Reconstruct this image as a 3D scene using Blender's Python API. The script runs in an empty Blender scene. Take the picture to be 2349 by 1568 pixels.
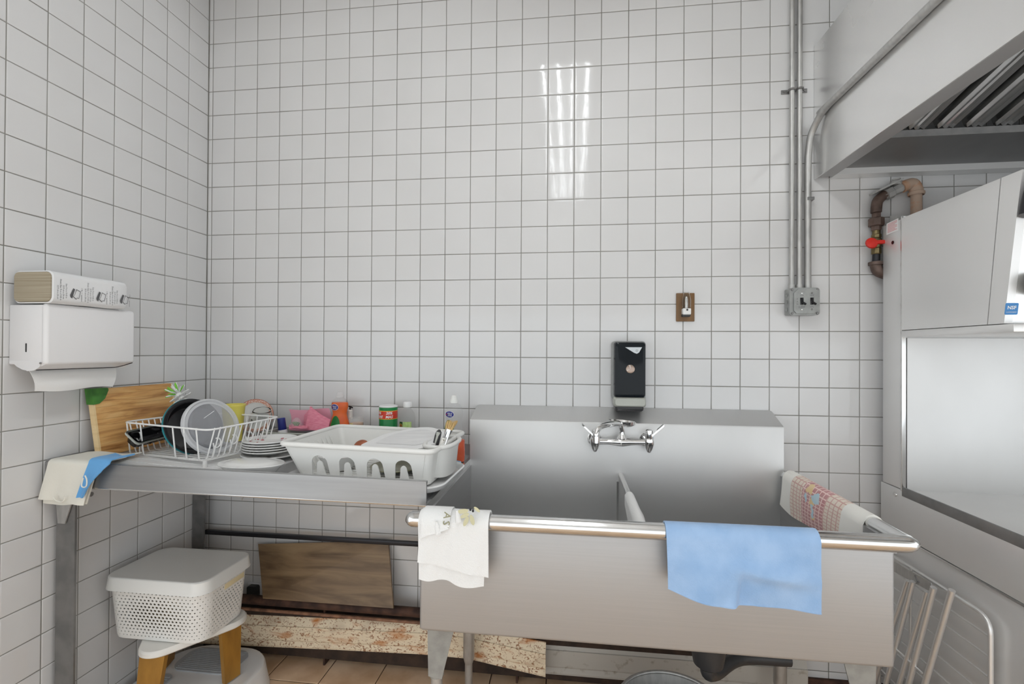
import bpy, bmesh, math, random
from mathutils import Vector, Matrix, Euler
random.seed(7)
PI = math.pi
# ------------------------------------------------------------------ camera
W, H = 2349, 1568
F = 1070.19
YAW, PITCH, ROLL = 0.1216, 0.00597, -0.00571
CX, CY = W / 2 + 7.067, H / 2 + 14.915
CAM = Vector((1.66616, -1.9523, 1.346))
RW = (Matrix.Rotation(YAW, 3, 'Z') @ Matrix.Rotation(PITCH, 3, 'X') @ Matrix.Rotation(ROLL, 3, 'Y'))
scene = bpy.context.scene
col = scene.collection
cd = bpy.data.cameras.new('camera')
cam = bpy.data.objects.new('camera', cd)
col.objects.link(cam)
cam.matrix_world = Matrix.Translation(CAM) @ (RW @ Matrix.Rotation(PI / 2, 3, 'X')).to_4x4()
cd.sensor_fit = 'HORIZONTAL'
cd.sensor_width = 36.0
cd.lens = F / W * 36.0
cd.shift_x = -(CX - W / 2) / W
cd.shift_y = (CY - H / 2) / W
cd.clip_start = 0.05
scene.camera = cam
# ------------------------------------------------------------------ world, light, exposure
world = bpy.data.worlds.new('world')
scene.world = world
world.use_nodes = True
bg = world.node_tree.nodes['Background']
bg.inputs[0].default_value = (0.935, 0.975, 1.0, 1)
bg.inputs[1].default_value = 1.95
scene.view_settings.view_transform = 'Standard'
scene.view_settings.look = 'None'
scene.view_settings.gamma = 1.0
scene.view_settings.use_curve_mapping = False
scene.view_settings.exposure = -0.22
scene.cycles.max_bounces = 10
scene.cycles.transparent_max_bounces = 16
scene.cycles.sample_clamp_indirect = 6.0
TUBE_POWER = 28.0

# pixel helpers: a direction, met with a plane that the thing touches
def ray(px, py):
    return RW @ Vector(((px - CX) / F, 1.0, -(py - CY) / F))
def atx(px, py, v):
    d = ray(px, py); return CAM + d * ((v - CAM.x) / d.x)
def aty(px, py, v):
    d = ray(px, py); return CAM + d * ((v - CAM.y) / d.y)
def atz(px, py, v):
    d = ray(px, py); return CAM + d * ((v - CAM.z) / d.z)
def project(p):
    d = RW.transposed() @ (Vector(p) - CAM)
    if d.y < 0.05: return (-9e9, -9e9)
    return (CX + F * d.x / d.y, CY - F * d.z / d.y)

# ------------------------------------------------------------------ materials
MATS = {}
def mat(name, colr, rough=0.5, metal=0.0, col2=None, nscale=(8, 8, 8), nmix=1.0, rvar=0.0, bump=0.0, bscale=(60, 60, 60), bdist=0.001,
        trans=0.0, alpha=1.0, emit=None, estr=0.0, ior=1.45, coat=0.0, sheen=0.0, ramp=(0.35, 0.65), detail=4.0, spec=None, subsurf=0.0, objcoord=False, aniso=0.0):
    if name in MATS: return MATS[name]
    m = bpy.data.materials.new(name); m.use_nodes = True
    nt = m.node_tree; n = nt.nodes; l = nt.links
    b = n['Principled BSDF']
    c4 = (colr[0], colr[1], colr[2], 1)
    b.inputs['Base Color'].default_value = c4
    b.inputs['Roughness'].default_value = rough
    b.inputs['Metallic'].default_value = metal
    b.inputs['IOR'].default_value = ior
    b.inputs['Transmission Weight'].default_value = trans
    b.inputs['Alpha'].default_value = alpha
    b.inputs['Coat Weight'].default_value = coat
    b.inputs['Sheen Weight'].default_value = sheen
    if spec is not None: b.inputs['Specular IOR Level'].default_value = spec
    if aniso: b.inputs['Anisotropic'].default_value = aniso
    if emit:
        b.inputs['Emission Color'].default_value = (*emit, 1); b.inputs['Emission Strength'].default_value = estr
    src = None
    def vec(scale):
        nonlocal src
        if src is None:
            if objcoord:
                src = n.new('ShaderNodeTexCoord').outputs['Object']
            else:
                src = n.new('ShaderNodeNewGeometry').outputs['Position']
        mp = n.new('ShaderNodeMapping'); mp.inputs['Scale'].default_value = scale
        l.new(src, mp.inputs['Vector']); return mp.outputs[0]
    if col2 is not None or rvar:
        t = n.new('ShaderNodeTexNoise'); t.inputs['Scale'].default_value = 1.0; t.inputs['Detail'].default_value = detail
        l.new(vec(nscale), t.inputs['Vector'])
        r = n.new('ShaderNodeMapRange'); r.inputs[1].default_value = ramp[0]; r.inputs[2].default_value = ramp[1]
        l.new(t.outputs[0], r.inputs[0])
        if col2 is not None:
            mx = n.new('ShaderNodeMix'); mx.data_type = 'RGBA'
            mx.inputs[6].default_value = c4; mx.inputs[7].default_value = (*col2, 1)
            l.new(r.outputs[0], mx.inputs[0]); l.new(mx.outputs[2], b.inputs['Base Color'])
        if rvar:
            rr = n.new('ShaderNodeMapRange'); rr.inputs[3].default_value = max(0.02, rough - rvar); rr.inputs[4].default_value = rough + rvar
            l.new(t.outputs[0], rr.inputs[0]); l.new(rr.outputs[0], b.inputs['Roughness'])
    if bump:
        t = n.new('ShaderNodeTexNoise'); t.inputs['Scale'].default_value = 1.0; t.inputs['Detail'].default_value = 3.0
        l.new(vec(bscale), t.inputs['Vector'])
        bp = n.new('ShaderNodeBump'); bp.inputs['Strength'].default_value = bump; bp.inputs['Distance'].default_value = bdist
        l.new(t.outputs[0], bp.inputs['Height']); l.new(bp.outputs[0], b.inputs['Normal'])
    MATS[name] = m
    return m

def s2l(r, g, b):
    f = lambda c: (c / 255 / 12.92) if c / 255 <= 0.04045 else ((c / 255 + 0.055) / 1.055) ** 2.4
    return (f(r), f(g), f(b))

TILE = mat('tile_glaze', (0.68, 0.68, 0.682), 0.06, bump=0.3, bscale=(38, 38, 24), bdist=0.0006, col2=(0.655, 0.655, 0.655), nscale=(3, 3, 3))
GROUT = mat('grout', s2l(150, 149, 145), 0.9, col2=s2l(122, 120, 114), nscale=(5, 5, 5))
FLOORT = mat('terracotta', s2l(238, 208, 176), 0.5, col2=s2l(206, 170, 134), nscale=(7, 7, 7), rvar=0.12, bump=0.3, bscale=(30, 30, 30), bdist=0.001)
FGROUT = mat('floor_grout', s2l(70, 52, 38), 0.9)
PAINT = mat('ceiling_paint', (0.80, 0.80, 0.79), 0.8, col2=(0.76, 0.76, 0.75), nscale=(1, 1, 1))
STEEL = mat('brushed_steel', (0.47, 0.47, 0.472), 0.44, 0.7, col2=(0.435, 0.435, 0.437), nscale=(3, 3, 240), rvar=0.05, ramp=(.1, .9), bump=0.05, bscale=(6, 6, 500), bdist=0.0004)
STEELA = mat('apron_steel', (0.36, 0.36, 0.36), 0.38, 0.85, col2=(0.30, 0.30, 0.30), nscale=(3, 3, 60), rvar=0.05, ramp=(.2, .8))
STEELV = mat('brushed_steel_backsplash', (0.68, 0.68, 0.675), 0.42, 0.8, col2=(0.61, 0.61, 0.605), nscale=(4, 4, 2.5), rvar=0.05, ramp=(.1, .9), bump=0.06, bscale=(200, 200, 8), bdist=0.0004)
STEELP = mat('panel_steel', (0.86, 0.86, 0.855), 0.38, 0.6, col2=(0.82, 0.82, 0.815), nscale=(2.5, 2.5, 2.5), rvar=0.04, ramp=(.1, .9), bump=0.04, bscale=(150, 150, 4), bdist=0.0004)
STEELD = mat('hood_steel', (0.84, 0.84, 0.835), 0.26, 0.75, col2=(0.80, 0.80, 0.795), nscale=(2, 2, 2), rvar=0.05, bump=0.06, bscale=(2, 2, 5), bdist=0.003)
DKSTEEL = mat('leg_steel', (0.20, 0.20, 0.20), 0.45, 0.6, col2=(0.27, 0.265, 0.26), nscale=(18, 18, 18), rvar=0.12)
RACKM = mat('rack_wire', (0.78, 0.78, 0.775), 0.34, 0.7)
STEELR = mat('range_side_steel', (0.80, 0.80, 0.795), 0.40, 0.55, col2=(0.74, 0.74, 0.735), nscale=(4, 4, 4), rvar=0.06, ramp=(.1, .9))
BAFF = mat('baffle_steel', (0.66, 0.66, 0.655), 0.24, 1.0, rvar=0.05, nscale=(20, 3, 3))
CHROME = mat('chrome', (0.86, 0.86, 0.86), 0.07, 1.0)
RIM = mat('polished_rim', (0.74, 0.74, 0.735), 0.17, 1.0, rvar=0.08, nscale=(40, 40, 40))
GALV = mat('galvanised', (0.46, 0.46, 0.45), 0.48, 0.75, col2=(0.56, 0.555, 0.54), nscale=(60, 60, 20), rvar=0.1)
GREYP = mat('grey_enamel', s2l(160, 162, 160), 0.35, 0.3, col2=s2l(146, 148, 146), nscale=(40, 40, 40))
WPAINT = mat('white_enamel', (0.80, 0.80, 0.81), 0.28)
WPLAST = mat('white_plastic', (0.80, 0.80, 0.775), 0.32)
WPLAST2 = mat('cool_white_plastic', (0.82, 0.82, 0.82), 0.30)
CREAM = mat('cream_plastic', (0.80, 0.785, 0.745), 0.38)
CERAM = mat('white_china', (0.82, 0.82, 0.81), 0.10)
WIREM = mat('white_coated_wire', (0.84, 0.84, 0.83), 0.3)
BLKP = mat('black_plastic', (0.012, 0.012, 0.014), 0.16)
DKGL = mat('smoked_plastic', (0.010, 0.013, 0.016), 0.10, spec=0.22)
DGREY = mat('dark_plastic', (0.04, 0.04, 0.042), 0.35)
TEAL = mat('teal_plastic', s2l(50, 140, 150), 0.3)
LGREY = mat('light_grey_plastic', s2l(176, 178, 170), 0.35)
RED = mat('red_plastic', s2l(200, 40, 28), 0.4)
BLUEP = mat('blue_cap_plastic', s2l(38, 48, 120), 0.35)
YEL = mat('yellow_plastic', s2l(236, 224, 110), 0.35)
PINK = mat('pink_cloth', s2l(216, 124, 146), 0.9, col2=s2l(228, 148, 166), nscale=(60, 60, 260))
PINKF = mat('pink_film', s2l(240, 170, 190), 0.2, alpha=0.75)
GREENP = mat('green_rubber', s2l(70, 130, 50), 0.5, col2=s2l(52, 104, 40), nscale=(30, 30, 30))
GREENB = mat('green_bristle', s2l(120, 200, 60), 0.5)
BEIGE = mat('paper_stack', s2l(172, 162, 142), 0.9, col2=s2l(150, 140, 120), nscale=(4, 4, 420), ramp=(.4, .6))
PAPER = mat('paper_sheet', (0.82, 0.82, 0.81), 0.9, bump=0.2, bscale=(300, 300, 300))
WRAP = mat('paper_wrapper', (0.78, 0.79, 0.80), 0.25, bump=0.3, bscale=(16, 16, 16), bdist=0.003)
INK = mat('printed_ink', (0.10, 0.10, 0.105), 0.6)
INKR = mat('red_ink', s2l(222, 160, 162), 0.6)
WINK = mat('white_ink', (0.85, 0.85, 0.85), 0.5)
GOLD = mat('gold_painted_leg', s2l(178, 132, 58), 0.38, 0.35, col2=s2l(150, 108, 48), nscale=(20, 20, 6))
BROWN = mat('brown_plate', s2l(128, 96, 62), 0.4, 0.2, col2=s2l(104, 78, 50), nscale=(40, 40, 8))
RUSTP = mat('rusted_pipe', s2l(92, 66, 54), 0.75, 0.3, col2=s2l(58, 42, 36), nscale=(22, 30, 30), bump=0.4, bscale=(90, 90, 90))
RUSTO = mat('orange_rust_pipe', s2l(186, 162, 144), 0.7, 0.0, col2=s2l(196, 128, 70), nscale=(22, 22, 22), ramp=(.5, .75), bump=0.2)
RUSTB = mat('brown_iron', s2l(108, 90, 82), 0.5, 0.2, col2=s2l(76, 62, 56), nscale=(30, 30, 30))
BRASS = mat('tarnished_brass', s2l(140, 126, 92), 0.38, 0.9, col2=s2l(104, 94, 66), nscale=(40, 40, 40))
BLACKM = mat('black_iron', (0.03, 0.03, 0.035), 0.35, 0.5)
def cover_material():
    m = bpy.data.materials.new('chipped_cover'); m.use_nodes = True; nt = m.node_tree; n = nt.nodes; l = nt.links; b = n['Principled BSDF']; b.inputs['Roughness'].default_value = .6
    g = n.new('ShaderNodeNewGeometry')
    def nz(sc, det, dist=0.0):
        mp = n.new('ShaderNodeMapping'); mp.inputs['Scale'].default_value = sc; l.new(g.outputs['Position'], mp.inputs['Vector'])
        t = n.new('ShaderNodeTexNoise'); t.inputs['Scale'].default_value = 1; t.inputs['Detail'].default_value = det; t.inputs['Distortion'].default_value = dist
        l.new(mp.outputs[0], t.inputs['Vector']); return t.outputs[0]
    def rng(x, a, c):
        r = n.new('ShaderNodeMapRange'); r.inputs[1].default_value = a; r.inputs[2].default_value = c; l.new(x, r.inputs[0]); return r.outputs[0]
    def mix(f, c1, c2):
        mx = n.new('ShaderNodeMix'); mx.data_type = 'RGBA'; l.new(f, mx.inputs[0])
        for i, c in ((6, c1), (7, c2)):
            if isinstance(c, tuple): mx.inputs[i].default_value = (*c, 1)
            else: l.new(c, mx.inputs[i])
        return mx.outputs[2]
    c = mix(rng(nz((60, 60, 90), 6, 1.5), .54, .62), s2l(232, 216, 188), s2l(158, 116, 84))
    c = mix(rng(nz((9, 9, 26), 5, .5), .56, .74), c, s2l(188, 118, 56))
    c = mix(rng(nz((5, 5, 10), 3), .52, .80), c, s2l(142, 112, 88))
    l.new(c, b.inputs['Base Color']); MATS['chipped_cover'] = m; return m
COVER = cover_material()
COVERG = mat('grey_cover', s2l(186, 182, 174), 0.5, col2=s2l(150, 140, 126), nscale=(30, 30, 30), ramp=(.58, .72), detail=8.0)
FINS = mat('dark_fins', s2l(66, 50, 40), 0.8, col2=s2l(44, 34, 28), nscale=(20, 20, 20))
TOWELW = mat('white_terry', (0.84, 0.84, 0.83), 0.95, sheen=0.3, bump=0.7, bscale=(330, 330, 330), bdist=0.002)
TOWELC = mat('cream_cotton', s2l(228, 226, 216), 0.95, sheen=0.2, bump=0.3, bscale=(400, 400, 400))
TOWELB = mat('blue_cotton', s2l(98, 162, 216), 0.95, sheen=0.2, bump=0.3, bscale=(400, 400, 400))
TOWELL = mat('light_blue_microfibre', s2l(142, 176, 216), 0.95, sheen=0.3, col2=s2l(160, 190, 226), nscale=(14, 14, 14), bump=0.6, bscale=(240, 240, 240), bdist=0.0015)
GLASS = mat('clear_glass', (0.98, 0.99, 0.98), 0.02, trans=1.0, ior=1.25)
CLEARP = mat('clear_plastic', (0.80, 0.81, 0.81), 0.10, alpha=0.2)
LIDP = mat('clear_lid_plastic', (0.50, 0.51, 0.54), 0.12, alpha=0.36)
BOTTLEP = mat('bottle_plastic', (0.50, 0.52, 0.52), 0.05, alpha=0.10)
ORANGE = mat('orange_soap', s2l(230, 100, 0), 0.3, spec=.2, col2=s2l(216, 84, 0), nscale=(30, 30, 30))
ORANGE2 = mat('red_orange_soap', s2l(232, 92, 36), 0.12, col2=s2l(214, 80, 34), nscale=(40, 40, 40))
AMBER = mat('amber_liquid', s2l(204, 140, 78), 0.12)
CANG = mat('can_green', s2l(14, 122, 62), 0.28)
LBLG = mat('label_green', s2l(24, 108, 46), 0.4)
CANR = mat('can_red', s2l(208, 62, 44), 0.3)
CANY = mat('label_yellow', s2l(238, 206, 60), 0.4)
LBLB = mat('label_blue', s2l(28, 38, 128), 0.35)
LBLL = mat('label_lime', s2l(196, 222, 150), 0.5, col2=s2l(170, 205, 120), nscale=(120, 120, 120))
NSFB = mat('sticker_blue', s2l(58, 128, 190), 0.4)
SPONGE = mat('sponge_blue', s2l(140, 190, 226), 0.9, bump=0.6, bscale=(200, 200, 200))
BRIST = mat('tan_bristle', s2l(222, 194, 140), 0.8, col2=s2l(200, 165, 110), nscale=(300, 300, 30))
COPPER = mat('copper_lid', s2l(176, 110, 84), 0.25, 0.7)
BRONZE = mat('window_bronze', s2l(160, 142, 130), 0.2, 0.6)
TUBE = mat('fluorescent_tube', (1, 1, 1), 0.4, emit=(0.95, 0.985, 1.0), estr=TUBE_POWER)
FIXT = mat('fixture_white', (0.8, 0.8, 0.8), 0.4)
OLIVE = mat('olive_thread', s2l(206, 202, 168), 0.9)
DOLIVE = mat('grey_thread', s2l(150, 148, 120), 0.9)
RIBG = mat('grey_tread', s2l(182, 186, 190), 0.45)

def wood(name, c1, c2, c3, scale, axis):
    m = bpy.data.materials.new(name); m.use_nodes = True
    nt = m.node_tree; n = nt.nodes; l = nt.links; b = n['Principled BSDF']; b.inputs['Roughness'].default_value = 0.45
    g = n.new('ShaderNodeNewGeometry'); mp = n.new('ShaderNodeMapping'); mp.inputs['Scale'].default_value = scale
    l.new(g.outputs['Position'], mp.inputs['Vector'])
    t = n.new('ShaderNodeTexNoise'); t.inputs['Scale'].default_value = 1; t.inputs['Detail'].default_value = 6; t.inputs['Distortion'].default_value = 0.7
    l.new(mp.outputs[0], t.inputs['Vector'])
    r = n.new('ShaderNodeValToRGB'); r.color_ramp.elements[0].position = 0.3; r.color_ramp.elements[0].color = (*c1, 1)
    r.color_ramp.elements[1].position = 0.7; r.color_ramp.elements[1].color = (*c3, 1)
    e = r.color_ramp.elements.new(0.5); e.color = (*c2, 1)
    l.new(t.outputs[0], r.inputs[0]); l.new(r.outputs[0], b.inputs['Base Color'])
    MATS[name] = m; return m
BAMB = wood('bamboo', s2l(150, 100, 52), s2l(206, 156, 94), s2l(224, 182, 122), (5, 5, 48), 1)
BAMBE = wood('bamboo_edge', s2l(214, 182, 130), s2l(226, 198, 150), s2l(232, 206, 160), (5, 5, 48), 1)
PLANKW = wood('walnut_board', s2l(86, 66, 46), s2l(128, 104, 76), s2l(152, 128, 96), (3.2, 3.2, 26), 0)

# ------------------------------------------------------------------ mesh builder
class MB:
    def __init__(s): s.v = []; s.f = []; s.uv = {}
    def add(s, vs, fs, mx=None, uvs=None):
        o = len(s.v)
        for i, p in enumerate(vs):
            p = Vector(p)
            s.v.append(mx @ p if mx is not None else p)
            if uvs: s.uv[o + i] = uvs[i]
        s.f += [tuple(i + o for i in f) for f in fs]; return s
    def box(s, x0, x1, y0, y1, z0, z1, bev=0.0, seg=2, mx=None):
        if bev <= 0:
            vs = [(x, y, z) for x in (x0, x1) for y in (y0, y1) for z in (z0, z1)]
            return s.add(vs, [(0, 1, 3, 2), (4, 6, 7, 5), (0, 4, 5, 1), (2, 3, 7, 6), (0, 2, 6, 4), (1, 5, 7, 3)], mx)
        bm = bmesh.new(); bmesh.ops.create_cube(bm, size=1.0)
        for v in bm.verts: v.co = Vector(((x0 + x1) / 2 + v.co.x * (x1 - x0), (y0 + y1) / 2 + v.co.y * (y1 - y0), (z0 + z1) / 2 + v.co.z * (z1 - z0)))
        bmesh.ops.bevel(bm, geom=bm.edges[:], offset=bev, segments=seg, profile=0.5, affect='EDGES')
        bm.verts.index_update()
        s.add([v.co.copy() for v in bm.verts], [[v.index for v in f.verts] for f in bm.faces], mx); bm.free(); return s
    def hexa(s, b, t):      # bottom 4, top 4 corners (same winding, ccw seen from above)
        return s.add(list(b) + list(t), [(3, 2, 1, 0), (4, 5, 6, 7), (0, 1, 5, 4), (1, 2, 6, 5), (2, 3, 7, 6), (3, 0, 4, 7)])
    def loft(s, rings, caps=True, closed=True):
        n = len(rings[0]); o = len(s.v)
        for r in rings: s.v += [Vector(p) for p in r]
        for i in range(len(rings) - 1):
            for j in range(n if closed else n - 1):
                a = o + i * n + j; b = o + i * n + (j + 1) % n
                s.f.append((a, b, b + n, a + n))
        if caps:
            s.f.append(tuple(o + j for j in reversed(range(n)))); s.f.append(tuple(o + (len(rings) - 1) * n + j for j in range(n)))
        return s
    def tube(s, path, r, n=10, closed=False, caps=True):
        P = [Vector(p) for p in path]; k = len(P)
        rs = r if isinstance(r, (list, tuple)) else [r] * k
        T = []
        for i in range(k):
            if closed: t = P[(i + 1) % k] - P[i - 1]
            else: t = P[min(i + 1, k - 1)] - P[max(i - 1, 0)]
            T.append(t.normalized())
        u = T[0].orthogonal().normalized(); rings = []
        for i in range(k):
            u = (u - T[i] * u.dot(T[i])).normalized(); w = T[i].cross(u)
            rings.append([P[i] + (u * math.cos(a) + w * math.sin(a)) * rs[i] for a in [2 * PI * j / n for j in range(n)]])
        if closed:
            o = len(s.v); s.loft(rings, caps=False)
            # stitch last to first with best offset
            last = rings[-1]; best = min(range(n), key=lambda q: (last[0] - rings[0][q]).length)
            for j in range(n):
                a = o + (k - 1) * n + j; b = o + (k - 1) * n + (j + 1) % n
                c = o + (j + 1 + best) % n; d = o + (j + best) % n
                s.f.append((a, b, c, d))
        else: s.loft(rings, caps)
        return s
    def cyl(s, p0, p1, r, r2=None, n=20):
        return s.tube([p0, p1], [r, r if r2 is None else r2], n)
    def lathe(s, prof, n=36, mx=None, sx=1.0, sy=1.0):
        vs = []; fs = []
        k = len(prof)
        for (r, z) in prof:
            for j in range(n):
                a = 2 * PI * j / n; vs.append((r * math.cos(a) * sx, r * math.sin(a) * sy, z))
        for i in range(k - 1):
            for j in range(n):
                a = i * n + j; b = i * n + (j + 1) % n
                fs.append((a, b, b + n, a + n))
        if prof[0][0] > 1e-6 and prof[-1][0] > 1e-6 and math.dist(prof[0], prof[-1]) < .016 and k > 2:
            for j in range(n): fs.append(((k - 1) * n + j, (k - 1) * n + (j + 1) % n, (j + 1) % n, j))
        else:
            if prof[0][0] > 1e-6: fs.append(tuple(reversed(range(n))))
            if prof[-1][0] > 1e-6: fs.append(tuple((k - 1) * n + j for j in range(n)))
        return s.add(vs, fs, mx)
    def prism(s, poly, d, off=(0, 0, 0)):     # poly: 3D points, extruded by vector d
        n = len(poly); d = Vector(d); P = [Vector(p) for p in poly]
        return s.add(P + [p + d for p in P], [tuple(reversed(range(n))), tuple(range(n, 2 * n))] + [(i, (i + 1) % n, (i + 1) % n + n, i + n) for i in range(n)])
    def sheet(s, G, t=0.003):                # G[i][j] points -> thick sheet with uv
        nu = len(G); nv = len(G[0])
        def nrm(i, j):
            a = Vector(G[min(i + 1, nu - 1)][j]) - Vector(G[max(i - 1, 0)][j]); b = Vector(G[i][min(j + 1, nv - 1)]) - Vector(G[i][max(j - 1, 0)])
            c = a.cross(b); return c.normalized() if c.length > 1e-12 else Vector((0, 0, 1))
        vs = []; uv = []
        for sg in (0.5, -0.5):
            for i in range(nu):
                for j in range(nv):
                    vs.append(Vector(G[i][j]) + nrm(i, j) * t * sg); uv.append((i / (nu - 1), j / (nv - 1)))
        N = nu * nv; fs = []
        for i in range(nu - 1):
            for j in range(nv - 1):
                a = i * nv + j
                fs.append((a, a + nv, a + nv + 1, a + 1)); fs.append((N + a, N + a + 1, N + a + nv + 1, N + a + nv))
        for j in range(nv - 1):
            a = j; fs.append((a, a + 1, N + a + 1, N + a)); a = (nu - 1) * nv + j; fs.append((a + 1, a, N + a, N + a + 1))
        for i in range(nu - 1):
            a = i * nv; fs.append((a + nv, a, N + a, N + a + nv)); a = i * nv + nv - 1; fs.append((a, a + nv, N + a + nv, N + a))
        return s.add(vs, fs, None, uv)
    def move(s, mx):
        s.v = [mx @ p for p in s.v]; return s

ORI = {}
def mesh_from(name, mb, origin):
    me = bpy.data.meshes.new(name)
    me.from_pydata([tuple(p - origin) for p in mb.v], [], mb.f)
    if mb.uv:
        ul = me.uv_layers.new(name='UVMap')
        for lp in me.loops:
            ul.data[lp.index].uv = mb.uv.get(lp.vertex_index, (0, 0))
    me.update(); return me
def finish(me, m, smooth=40):
    me.materials.append(m)
    bm = bmesh.new(); bm.from_mesh(me); bmesh.ops.recalc_face_normals(bm, faces=bm.faces[:]); bm.to_mesh(me); bm.free()
    if smooth:
        me.shade_smooth(); me.set_sharp_from_angle(angle=math.radians(smooth))
def part(name, mb, m, parent, smooth=40, label=None):
    o0 = ORI[parent.name]
    me = mesh_from(name, mb, o0); finish(me, m, smooth)
    o = bpy.data.objects.new(name, me); col.objects.link(o); o.parent = parent
    ORI[o.name] = o0
    if label: o['label'] = label
    return o
def tag(o, label, cat, group=None):
    o['label'] = label; o['category'] = cat
    if group: o['group'] = group
    return o
def thing(name, label, cat, loc, group=None):
    o = bpy.data.objects.new(name, None); col.objects.link(o); o.location = loc
    o.empty_display_size = 0.05
    ORI[o.name] = Vector(loc); return tag(o, label, cat, group)
def solo(name, mb, m, label, cat, group=None, smooth=40):
    xs = [p.x for p in mb.v]; ys = [p.y for p in mb.v]; zs = [p.z for p in mb.v]
    org = Vector(((min(xs) + max(xs)) / 2, (min(ys) + max(ys)) / 2, min(zs)))
    me = mesh_from(name, mb, org); finish(me, m, smooth)
    o = bpy.data.objects.new(name, me); col.objects.link(o); o.location = org; ORI[o.name] = org
    return tag(o, label, cat, group)
def struct(name, mb, m, smooth=0):
    me = mesh_from(name, mb, Vector((0, 0, 0))); finish(me, m, smooth)
    o = bpy.data.objects.new(name, me); col.objects.link(o); ORI[o.name] = Vector((0, 0, 0)); o['kind'] = 'structure'; return o

def eval_curve(cu):
    o = bpy.data.objects.new('temp', cu); col.objects.link(o)
    dg = bpy.context.evaluated_depsgraph_get(); ev = o.evaluated_get(dg); me = ev.to_mesh()
    vs = [v.co.copy() for v in me.vertices]; fs = [tuple(p.vertices) for p in me.polygons]
    ev.to_mesh_clear(); bpy.data.objects.remove(o); bpy.data.curves.remove(cu); return vs, fs
def text(s, size, shear=0.0, ext=0.0, offset=0.0, space=1.0):
    cu = bpy.data.curves.new('t', 'FONT'); cu.body = s; cu.size = size; cu.align_x = 'CENTER'; cu.align_y = 'CENTER'; cu.shear = shear
    cu.extrude = ext; cu.offset = offset; cu.resolution_u = 2; cu.space_character = space
    return eval_curve(cu)
def fill(outlines, depth=0.0):
    cu = bpy.data.curves.new('c', 'CURVE'); cu.dimensions = '2D'; cu.fill_mode = 'BOTH'; cu.extrude = depth / 2
    for pts in outlines:
        sp = cu.splines.new('POLY'); sp.points.add(len(pts) - 1); sp.use_cyclic_u = True
        for i, p in enumerate(pts): sp.points[i].co = (p[0], p[1], 0, 1)
    return eval_curve(cu)
def frame(o, x, y, z=None):            # matrix with local x->x, y->y, z->cross
    x = Vector(x).normalized(); y = Vector(y); z = x.cross(y).normalized() if z is None else Vector(z).normalized(); y = z.cross(x)
    m = Matrix(((x.x, y.x, z.x, o[0]), (x.y, y.y, z.y, o[1]), (x.z, y.z, z.z, o[2]), (0, 0, 0, 1))); return m
def smoothpath(pts, n=8, closed=False):
    P = [Vector(p) for p in pts]; out = []; k = len(P)
    rng = range(k) if closed else range(k - 1)
    for i in rng:
        p1, p2 = P[i], P[(i + 1) % k]
        p0 = P[i - 1] if (i > 0 or closed) else p1 * 2 - p2
        p3 = P[(i + 2) % k] if (i + 2 < k or closed) else p2 * 2 - p1
        for q in range(n):
            t = q / n
            out.append(0.5 * ((2 * p1) + (p2 - p0) * t + (2 * p0 - 5 * p1 + 4 * p2 - p3) * t * t + (3 * p1 - p0 - 3 * p2 + p3) * t ** 3))
    if not closed: out.append(P[-1])
    return out
def fillet(pts, r, n=5, closed=False):
    P = [Vector(p) for p in pts]; out = []; k = len(P)
    for i in range(k):
        if not closed and i in (0, k - 1): out.append(P[i]); continue
        a, b, c = P[i - 1], P[i], P[(i + 1) % k]
        u = (a - b); v = (c - b); d = min(r, u.length * .49, v.length * .49)
        p, q = b + u.normalized() * d, b + v.normalized() * d
        for j in range(n + 1):
            t = j / n; out.append(p * (1 - t) ** 2 + b * 2 * t * (1 - t) + q * t * t)
    return out
def rrect(x0, x1, y0, y1, r, n=6):
    out = []
    for cx, cy, a0 in ((x1 - r, y1 - r, 0), (x0 + r, y1 - r, 90), (x0 + r, y0 + r, 180), (x1 - r, y0 + r, 270)):
        for i in range(n + 1):
            a = math.radians(a0 + 90 * i / n); out.append((cx + r * math.cos(a), cy + r * math.sin(a)))
    return out
def noise1(x, s=0.0):
    return math.sin(x * 1.7 + s) * 0.5 + math.sin(x * 3.9 + s * 2.3) * 0.3 + math.sin(x * 7.3 + s * 1.1) * 0.2

# ------------------------------------------------------------------ room shell
XR, YB, ZC = 4.25, -3.1, 3.08
YL = -1.35
P_, S0 = 0.11, 0.0208
Z0 = 2.86
wall_back = struct('wall_back', MB().box(-0.15, XR + .15, 0.0016, 0.15, 0, ZC), GROUT)
wall_left = struct('wall_left', MB().box(-0.15, -0.0016, YL, 0.0016, 0, ZC), GROUT)
wall_right = struct('wall_right', MB().box(XR, XR + .15, -.9, 0.0016, 0, ZC), PAINT)
added_header_front = struct('added_header_front', MB().box(-0.15, XR + .15, YB - .15, YB, 1.75, ZC), PAINT)  # unseen header, added to keep surround light off the upper tiles
trim_1 = struct('added_header_1', MB().box(-0.15, 0, YB, YL, 1.75, ZC), PAINT)  # added left header behind the camera, blocks high surround light
trim_2 = struct('added_header_2', MB().box(XR, XR + .15, YB, -.9, 1.75, ZC), PAINT)  # added header on the right, out of view, shades the upper wall
ceiling = struct('ceiling', MB().box(-0.15, XR + .15, YB - .15, 0.15, ZC, ZC + .1), PAINT)
floor = struct('floor', MB().box(-0.15, XR + .15, YB - .15, 0.15, -0.1, -0.003), FGROUT)

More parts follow.
